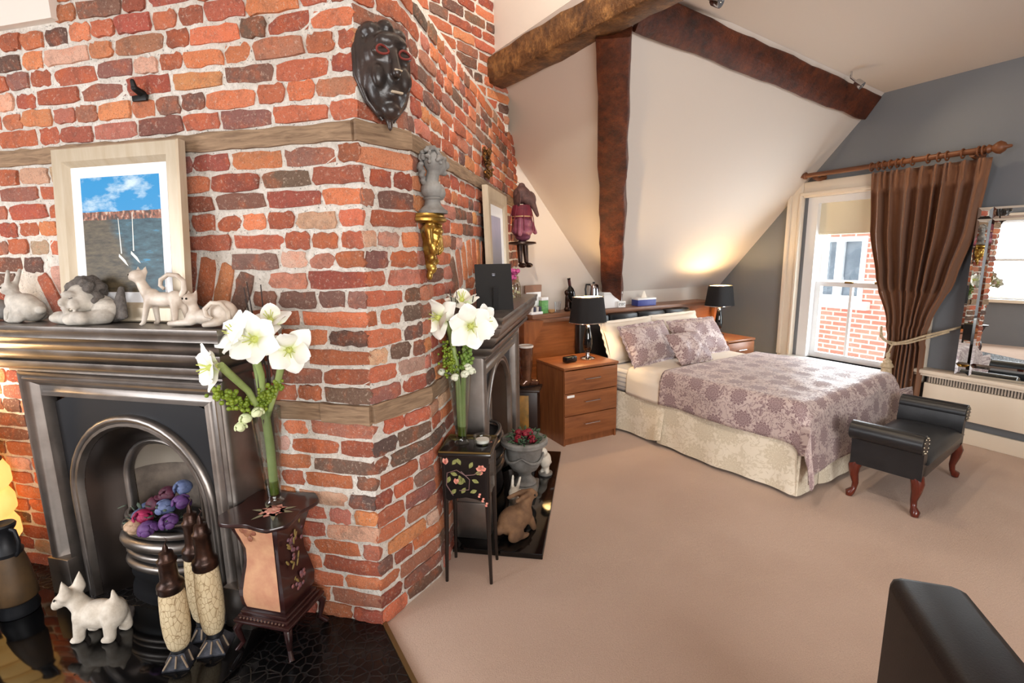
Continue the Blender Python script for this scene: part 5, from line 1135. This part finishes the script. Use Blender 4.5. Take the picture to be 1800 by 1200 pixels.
pillow('pillow', 'damask pillow leaning against the headboard, window side', M_dam2, 1.0, 1.36, .59, .62, .37, .17, D_(36), D_(-4), frill=.03)
pillow('cushion', 'small square damask cushion in front of the two damask pillows', M_dam2, .56, 1.15, .60, .40, .31, .13, D_(40), D_(-4), 'cushion', frill=.012)

# ------------------------------------------------------------------ leather bench at the foot of the bed
M_mahog = wood('mahogany', (70, 22, 14), (108, 40, 22), .25, (8, 8, 1.5), 3, coat=.3)
def bench():
    rz = math.radians(9); r = thing('leather_bench', 'black leather bench with scroll arms and cabriole legs at the bed foot', 'bench', (3.70, 1.52, 0), rz)
    L, D, zs = .86, .36, .36
    MB().span((-L/2, -D/2, .225), (L/2, D/2, .315), .012).build('seat_rail', M_leather, r)
    def f(u, v): 
        a, b_ = 2*u-1, 2*v-1; k = (max(0, 1-abs(a)**4)*max(0, 1-abs(b_)**4))**.5; return (a*(L/2-.03), b_*(D/2+.012), .318 + .055*k)
    MB().grid(f, 24, 16, 1, 1).build('seat_cushion', M_leather, r, smooth=180)
    for s in (-1, 1):
        pr = [(0, .22), (0, .36), (.015, .42), (.02, .45)]
        MB().prism([(s*(L/2-.045), .225), (s*(L/2+.008), .225), (s*(L/2+.012), .36), (s*(L/2+.02), .44), (s*(L/2-.03), .46), (s*(L/2-.055), .36)], -D/2, D/2).build('arm_panel', M_leather, r, smooth=30)
        MB().tube([(s*(L/2+.022), -D/2-.004, .45), (s*(L/2+.022), -D/2, .45), (s*(L/2+.022), D/2, .45), (s*(L/2+.022), D/2+.004, .45)], [.052, .058, .058, .052], 22).build('arm_roll', M_leather, r, smooth=50)
        st = MB()
        for k in range(12): a = 2*PI*k/12; st.ell((s*(L/2+.022)+.046*math.cos(a), -D/2-.006, .45+.046*math.sin(a)), .005, n=6, m=4)
        stuff(st.build('studs', mat('antique_stud', (150, 140, 120), .4, .8), r))
        for sy in (-1, 1):
            x0, y0 = s*(L/2-.03), sy*(D/2-.03)
            MB().tube([(x0, y0, .24), (x0+s*.014, y0+sy*.012, .2), (x0+s*.012, y0+sy*.01, .15), (x0+s*.0, y0, .09), (x0+s*.004, y0+sy*.004, .05), (x0+s*.022, y0+sy*.018, .026), (x0+s*.024, y0+sy*.02, .002)], [.036, .034, .026, .018, .016, .026, .018], 12).build('leg', M_mahog, r, smooth=70)
bench()
# ------------------------------------------------------------------ leather armchair in the foreground
def armchair():
    d = Vector((-.725, -.69, 0)); ang = math.atan2(d.y, d.x)
    r = thing('leather_sofa', 'dark brown leather sofa back at the lower right corner', 'sofa', (1.39, .585, 0), ang)
    ml = mat('brown_black_leather', (30, 21, 19), .5, 0, (24, 18, 17), 6, bump=.2, bscale=200, bdist=.002, spec=.25)
    MB().span((0, .0, .06), (1.5, .165, .725), .03).build('backrest', ml, r, smooth=60)
    MB().span((.3, .165, .12), (1.48, .85, .40), .04).build('seat', ml, r, smooth=60)
    MB().span((1.5, .0, .06), (1.66, .87, .58), .04).build('arm', ml, r, smooth=60)
    for x in (.06, 1.58):
        for y in (.08, .8): MB().lathe([(.02, 0), (.026, .07), (.001, .07)], 12, (x, y, 0)).build('foot', M_blacklac, r)
armchair()

# ------------------------------------------------------------------ curtain, pole, tie-back
def curtain():
    mc = NT('brown_curtain_cloth'); v = mc.coord('UV'); n = mc.noise(mc.n('ShaderNodeMapping', {'Vector': v, 'Scale': (120, 18, 1)}).outputs[0], 1, 4, .6)
    mc.set(col=mc.mix(n, srgb(116, 74, 48), srgb(148, 100, 66)), rough=.75, sheen=.3); mc.bump(n, .15, .003)
    xc = 4.83
    r = thing('curtain', 'brown pleated curtain held back beside the sash window', 'curtain', (xc, 0, 0))
    NF = 8.5
    def edge(z):
        pts = [(0.02, 2.24, 1.97), (.5, 2.255, 1.96), (.80, 2.235, 1.965), (.95, 2.265, 1.95), (1.3, 2.38, 1.83), (1.7, 2.46, 1.74), (2.2, 2.50, 1.70)]
        for a, b_ in zip(pts, pts[1:]):
            if a[0] <= z <= b_[0]:
                t = (z-a[0])/(b_[0]-a[0]); t = t*t*(3-2*t)*.5+t*.5; return a[1]*(1-t)+b_[1]*t, a[2]*(1-t)+b_[2]*t
        return pts[-1][1:]
    def f(u, v):
        z = .02 + 2.17*v; a, b_ = edge(z); w_ = (a-b_)
        amp = .056 if z > 1.2 else .03 if z > .85 else .034
        if z > 2.02: amp = .028
        ph = (u + .02*math.sin(u*11) + .012*math.sin(u*29+1))*NF*2*PI; y = a - w_*u + .25*w_/NF*math.sin(ph*1.0+.6)*(1 if z < 2.02 else .6)
        s = math.sin(ph); s = math.copysign(abs(s)**.7, s)
        x = amp*s + .008*math.sin(u*17+z*3) - (.02 if .75 < z < .9 else 0)
        return (x, y, z)
    o = MB().grid(f, 180, 60, 1.6, 2.2).build('drape', mc.m, r, smooth=180)
    so = o.modifiers.new('thickness', 'SOLIDIFY'); so.thickness = .004
    # pinch pleats
    for i in range(9):
        u = (i+.25)/9; a, b_ = edge(2.15); y = a-(a-b_)*u
        MB().tube([(-.028, y, 2.19), (-.032, y, 2.14), (-.03, y, 2.1), (-.02, y, 2.05)], [.008, .007, .005, .004], 8).build('pinch_pleat', mc.m, r, smooth=80)
    mw = wood('carved_pole_wood', (96, 54, 30), (138, 84, 48), .45, (8, 1, 8), 3)
    p = thing('curtain_pole', 'turned wooden curtain pole with carved finial above the sash window', 'curtain pole', (4.81, 0, 2.245))
    MB().tube([(0, 3.06, 0), (0, 1.74, 0)], .021, 14).build('pole', mw, p, smooth=60)
    for y, s in ((1.74, -1), (3.06, 1)):
        MB().lathe([(.022, 0), (.032, .01), (.026, .022), (.02, .03), (.04, .055), (.046, .075), (.03, .1), (.014, .11), (.01, .135), (.001, .14)] if s < 0 else [(.022, 0), (.034, .012), (.03, .03), (.015, .05), (.012, .08), (.001, .085)], 18, (0, y, 0), rotm(-s*PI/2, 0, 0)).build('finial', mw, p, smooth=50)
    for y in (2.99, 1.82): MB().tube([(.15, y, -.02), (.06, y, -.04), (0, y, -.022)], [.03, .016, .02], 10).box((.14, y, -.02), (.02, .05, .11), .006).build('wall_bracket', mw, p)
    for i, y in enumerate((2.50, 2.44, 2.40, 2.355, 2.31, 2.27, 2.2, 2.09, 2.02, 1.97, 1.88, 1.79, 1.76)):
        MB().tube([(.033*math.cos(2*PI*k/18), y+.006*math.sin(i), -.006+.033*math.sin(2*PI*k/18)) for k in range(19)], .006, 8).build('ring', mw, p, smooth=80)
    mr = mat('cream_rope', (208, 190, 160), .8, 0, (176, 158, 128), 60, bump=.4, bscale=90)
    t = thing('curtain_tieback', 'cream rope tie-back with a large tassel around the brown curtain', 'tie-back', (4.76, 2.1, .8))
    MB().tube([(.06, .19, .08), (.0, .16, -.0), (-.03, .09, -.03), (-.035, .02, -.03), (-.025, -.06, .0), (.02, -.15, .05), (.1, -.26, .1), (.17, -.33, .135)], .009, 8).build('rope', mr, t, smooth=80)
    MB().tube([(.04, .18, .05), (-.02, .13, -.015), (-.042, .05, -.05), (-.03, -.06, -.02), (.02, -.16, .03), (.1, -.27, .09)], .008, 8).build('rope', mr, t, smooth=80)
    MB().tube([(-.04, .04, -.03), (-.052, .052, -.08), (-.055, .062, -.12)], .007, 8).build('cord', mr, t)
    MB().lathe([(.001, .0), (.014, -.005), (.018, -.03), (.01, -.05), (.022, -.06), (.034, -.075), (.03, -.09)], 18, (-.055, .062, -.115)).build('tassel_head', mr, t, smooth=60)
    MB().lathe([(.032, 0), (.044, -.02), (.05, -.035), (.04, -.045)], 18, (-.055, .062, -.2)).build('ruff', mr, t, smooth=60)
    MB().lathe([(.034, 0), (.042, -.06), (.05, -.15), (.001, -.15)], 20, (-.055, .062, -.235)).build('tassel_skirt', mr, t, smooth=50)
    MB().lathe([(.012, 0), (.016, .03), (.02, .04), (.001, .045)], 12, (.185, -.345, .135), rotm(0, -PI/2, 0)).build('wall_hook', mw, t)
curtain()

# ------------------------------------------------------------------ bevelled mirror standing on the ledge
def mirror():
    W, H, bw = .78, 1.27, .085
    r = thing('mirror', 'large mirror with mirrored border strips standing on the ledge beside the curtain', 'mirror', (4.90, 1.76, .568))
    r.matrix_world = Matrix.Translation((4.846, 1.755, .567)) @ Matrix.Rotation(-PI/2 + math.radians(7.5), 4, 'Z') @ Matrix.Rotation(math.radians(-1.0), 4, 'X')
    mm = NT('mirror_glass'); mm.set(col=(.86, .9, .9, 1), metal=1, rough=.0); mm = mm.m
    MB().span((0, -.006, 0), (W, .0, H)).build('backing', mat('mirror_backing', (40, 40, 42), .6), r, smooth=0)
    def plate(x0, x1, z0, z1, nm, tilt=0, b=.016):
        rs = [[(x0, -.007, z0), (x1, -.007, z0), (x1, -.007, z1), (x0, -.007, z1)], [(x0, -.009, z0), (x1, -.009, z0), (x1, -.009, z1), (x0, -.009, z1)], [(x0+b, -.013, z0+b), (x1-b, -.013, z0+b), (x1-b, -.013, z1-b), (x0+b, -.013, z1-b)]]
        MB().rings(rs, True, False, True).build(nm, mm, r, smooth=0)
    plate(bw, W-bw, bw, H-bw, 'centre_glass'); plate(0, bw-.001, bw, H-bw, 'border_glass'); plate(W-bw+.001, W, bw, H-bw, 'border_glass')
    for z0, z1 in ((0, bw-.001), (H-bw+.001, H)): plate(bw, W-bw, z0, z1, 'border_glass'); plate(0, bw-.001, z0, z1, 'corner_glass', 0, .02); plate(W-bw+.001, W, z0, z1, 'corner_glass', 0, .02)
mirror()
# ------------------------------------------------------------------ small things on the headboard shelf
def shelf_thing(n, lab, cat, x, y, rz=0): return thing(n, lab, cat, (x, y+.09, ZS+.001), rz)
r = shelf_thing('wine_bottle', 'dark wine bottle lying in an upright figure-shaped holder on the shelf', 'bottle', 2.74, 3.89)
mg = mat('dark_green_bottle_glass', (22, 20, 18), .1)
MB().lathe([(.001, 0), (.036, 0), (.038, .01), (.038, .17), (.03, .2), (.014, .225), (.013, .29), (.016, .293), (.016, .305), (.001, .305)], 22, (.01, 0, .015), rotm(0, -.18, 0)).build('bottle', mg, r, smooth=50)
MB().lathe([(.0145, .232), (.0145, .292)], 20, (.01, 0, .015), rotm(0, -.18, 0)).build('foil', mat('dark_red_foil', (60, 18, 20), .35, .5), r)
r = shelf_thing('bottle_holder', 'dark carved bottle holder beside the wine bottle on the shelf', 'holder', 2.665, 3.87)
blob('figure', M_bronze, r, [('e', (0, 0, .02), (.035, .03, .022)), ('c', (0, 0, .03), (-.005, 0, .14), .022, .016), ('e', (-.005, 0, .18), (.024, .024, .028)), ('c', (0, -.01, .12), (.03, -.02, .09), .01, .008)], .005)
r = shelf_thing('kettle', 'tall chrome jug kettle on the shelf beside the rafter', 'kettle', 3.00, 3.90)
MB().lathe([(.001, 0), (.062, 0), (.064, .012), (.06, .03), (.05, .2), (.046, .235), (.03, .25), (.001, .252)], 28).build('body', M_chrome, r, smooth=50); MB().tube([(-.045, 0, .24), (-.09, 0, .245), (-.1, 0, .2), (-.085, 0, .06), (-.058, 0, .04)], .009, 8).build('handle', mat('black_handle', (20, 20, 22), .4), r, smooth=80); MB().lathe([(.012, .25), (.012, .265), (.001, .268)], 12).build('lid_knob', MATS['black_handle'], r)
r = shelf_thing('storage_box', 'white lidded box below the foot of the rafter on the shelf', 'box', 3.22, 3.90)
MB().span((-.13, -.05, 0), (.1, .09, .135), .004).build('box_body', M_white, r); MB().span((-.134, -.054, .135), (.104, .094, .16), .004).build('lid', M_white, r)
r = shelf_thing('letter_cards', 'small white card with three dark letters on the shelf', 'card', 3.30, 3.83, -.1)
MB().box((0, 0, .032), (.085, .012, .062), .002).build('card', M_white, r)
for i, (a, b_) in enumerate(((-.026, 0), (0, 1), (.026, 0))): MB().tube([(a+.008*math.cos(t), -.0065, .034+.012*math.sin(t)) for t in [k*PI/5 for k in range(11 if b_ else 9)]], .0022, 5).build('letter', M_eye, r)
r = shelf_thing('tissue_box', 'blue tissue box with a white tissue pulled up on the shelf', 'tissue box', 3.62, 3.86, -.08)
mb = mat('blue_tissue_box', (58, 68, 140), .5, 0, (86, 96, 164), 6)
MB().span((-.115, -.055, 0), (.115, .055, .075), .003).build('carton', mb, r); MB().span((-.1165, -.0565, .062), (.1165, .0565, .08), .003).build('lid', M_white, r); MB().rings([[(.04*math.cos(t)*q+.006*math.sin(3*t), .02*math.sin(t)*q, z) for t in [2*PI*k/14 for k in range(14)]] for q, z in ((1, .078), (.7, .1), (.35, .13), (.05, .15))], True, False, True).build('tissue', M_linen, r)
r = shelf_thing('photo_card', 'wooden-edged card frame standing at the left end of the shelf', 'frame', 2.335, 3.95, .1)
MB().box((0, 0, .13), (.19, .015, .26), .003).build('frame', mat('brown_card_frame', (150, 112, 90), .6), r); MB().box((0, -.009, .1), (.17, .003, .19), .001).build('card', M_white, r)
r = shelf_thing('tea_box', 'small green printed tea box on the left end of the shelf', 'box', 2.40, 3.87, .1)
MB().box((0, 0, .06), (.075, .05, .12), .002).build('carton', mat('green_carton', (70, 140, 76), .5, 0, (120, 176, 104), 40), r); MB().box((0, 0, .135), (.076, .051, .03), .002).build('carton_top', M_white, r)
r = shelf_thing('sachet_tray', 'white tray of sachets and dark packets beside the tea box', 'tray', 2.29, 3.84, .1)
MB().box((0, 0, .012), (.13, .07, .024), .003).build('tray', M_white, r)
for i in range(4): MB().box((-.045+i*.03, 0, .045), (.024, .045, .05), .002, rotm(.1, 0, 0)).build('sachet', mat('dark_packet', (60, 58, 78), .5) if i % 2 else mat('pale_packet', (206, 200, 190), .5), r)
r = shelf_thing('glass_tumbler', 'clear glass tumbler standing on the shelf', 'glass', 2.55, 3.86)
MB().lathe([(.001, .006), (.026, 0), (.034, .1), (.032, .1), (.025, .008), (.001, .01)], 20).build('glass', clear_glass('tumbler_glass', (.94, .95, .96), .03), r, smooth=50)
r = shelf_thing('sugar_bowl', 'small tan dish beside the tea box on the shelf', 'dish', 2.475, 3.85)
MB().lathe([(.02, 0), (.032, .01), (.036, .03), (.033, .03), (.028, .012), (.001, .01)], 20).build('dish', mat('tan_dish', (190, 150, 104), .4), r, smooth=50)
# ------------------------------------------------------------------ boot and painted pedestal between fireplace and chest
r = thing('painted_stand', 'dark wooden stand with a yellow floral panel beside the bedside chest', 'stand', (1.895, 3.40, 0), AR - PI/2)
MB().span((-.1, -.09, .02), (.1, .09, .47), .006).build('body', mat('very_dark_wood', (42, 26, 20), .4), r); MB().span((-.085, -.093, .06), (.03, -.09, .44), .001).build('painted_panel', mat('mustard_floral', (176, 124, 52), .6, 0, (120, 96, 50), 12), r); MB().span((-.12, -.11, .47), (.12, .11, .49), .006).build('top', MATS['very_dark_wood'], r)
r = thing('boot_vase', 'glossy brown boot-shaped vase on the painted stand', 'vase', (1.895, 3.40, .491), .1)
mb = mat('glossy_brown_boot', (112, 72, 50), .12, .3, (74, 44, 32), 12, coat=.6)
blob('foot', mb, r, [('e', (0, 0, .045), (.05, .045, .045)), ('c', (0, 0, .035), (.085, -.02, .025), .036, .028), ('e', (-.03, 0, .03), (.035, .035, .03))], .006)
MB().lathe([(.044, .04), (.04, .08), (.05, .16), (.056, .3), (.058, .33), (.052, .33), (.046, .2), (.001, .1)], 24).build('shaft', mb, r, smooth=60); MB().lathe([(.058, .325), (.061, .332), (.058, .342), (.052, .335)], 24).build('cuff', mat('cream_cuff', (226, 216, 204), .4), r, smooth=60)
MB().prism([(-.07, 0), (.12, 0), (.12, .008), (-.02, .012), (-.07, .02)], -.035, .03).build('sole', M_blacklac, r)
# ------------------------------------------------------------------ ceiling spotlights
def spot(label, base, aim, power, col=(1, .78, .52)):
    b_ = Vector(base); d = (Vector(aim)-b_).normalized(); r = thing('spotlight', label, 'spotlight', base, 0, 'spotlights on the beams'); R = d.to_track_quat('Z', 'Y').to_matrix()
    MB().lathe([(.022, -.03), (.028, -.02), (.03, .03), (.026, .032), (.02, .03)], 18, d*.08, R).build('head', M_chrome, r, smooth=50)
    t = NT('spot_lens'); t.set(col=(1, .9, .7, 1), ecol=(1, .8, .5, 1), estr=25)
    MB().lathe([(.001, .024), (.021, .026), (.021, .028), (.001, .03)], 16, d*.08, R).build('lens', t.m, r)
    MB().tube([(0, 0, .06), (0, 0, 0), d*.05], .008, 8).build('arm', M_chrome, r)
    l = bpy.data.lights.new('spot_light', 'SPOT'); l.energy = power; l.color = col; l.spot_size = 2.2; l.spot_blend = .8; l.shadow_soft_size = .03
    o = bpy.data.objects.new('spot_light', l); COL.objects.link(o); o.parent = r; o.location = d*.13; o.rotation_euler = (-d).to_track_quat('Z', 'Y').to_euler()
spot('chrome spotlight on the dark beam near the window wall', (4.28, 2.44, 2.86), (4.5, 1.7, 2.1), 8)
spot('lit chrome spotlight at the top edge where the two beams meet', (2.42, 2.22, 2.96), (2.6, 1.5, 2.5), 25)
spot('added unseen spotlight in the open roof, brightening the left slope and upper brickwork', (.75, 1.2, 3.74), (2.2, 3.2, 2.6), 120, (1, .9, .78))  # added lamp above the view, lifts the dark left slope and upper brickwork
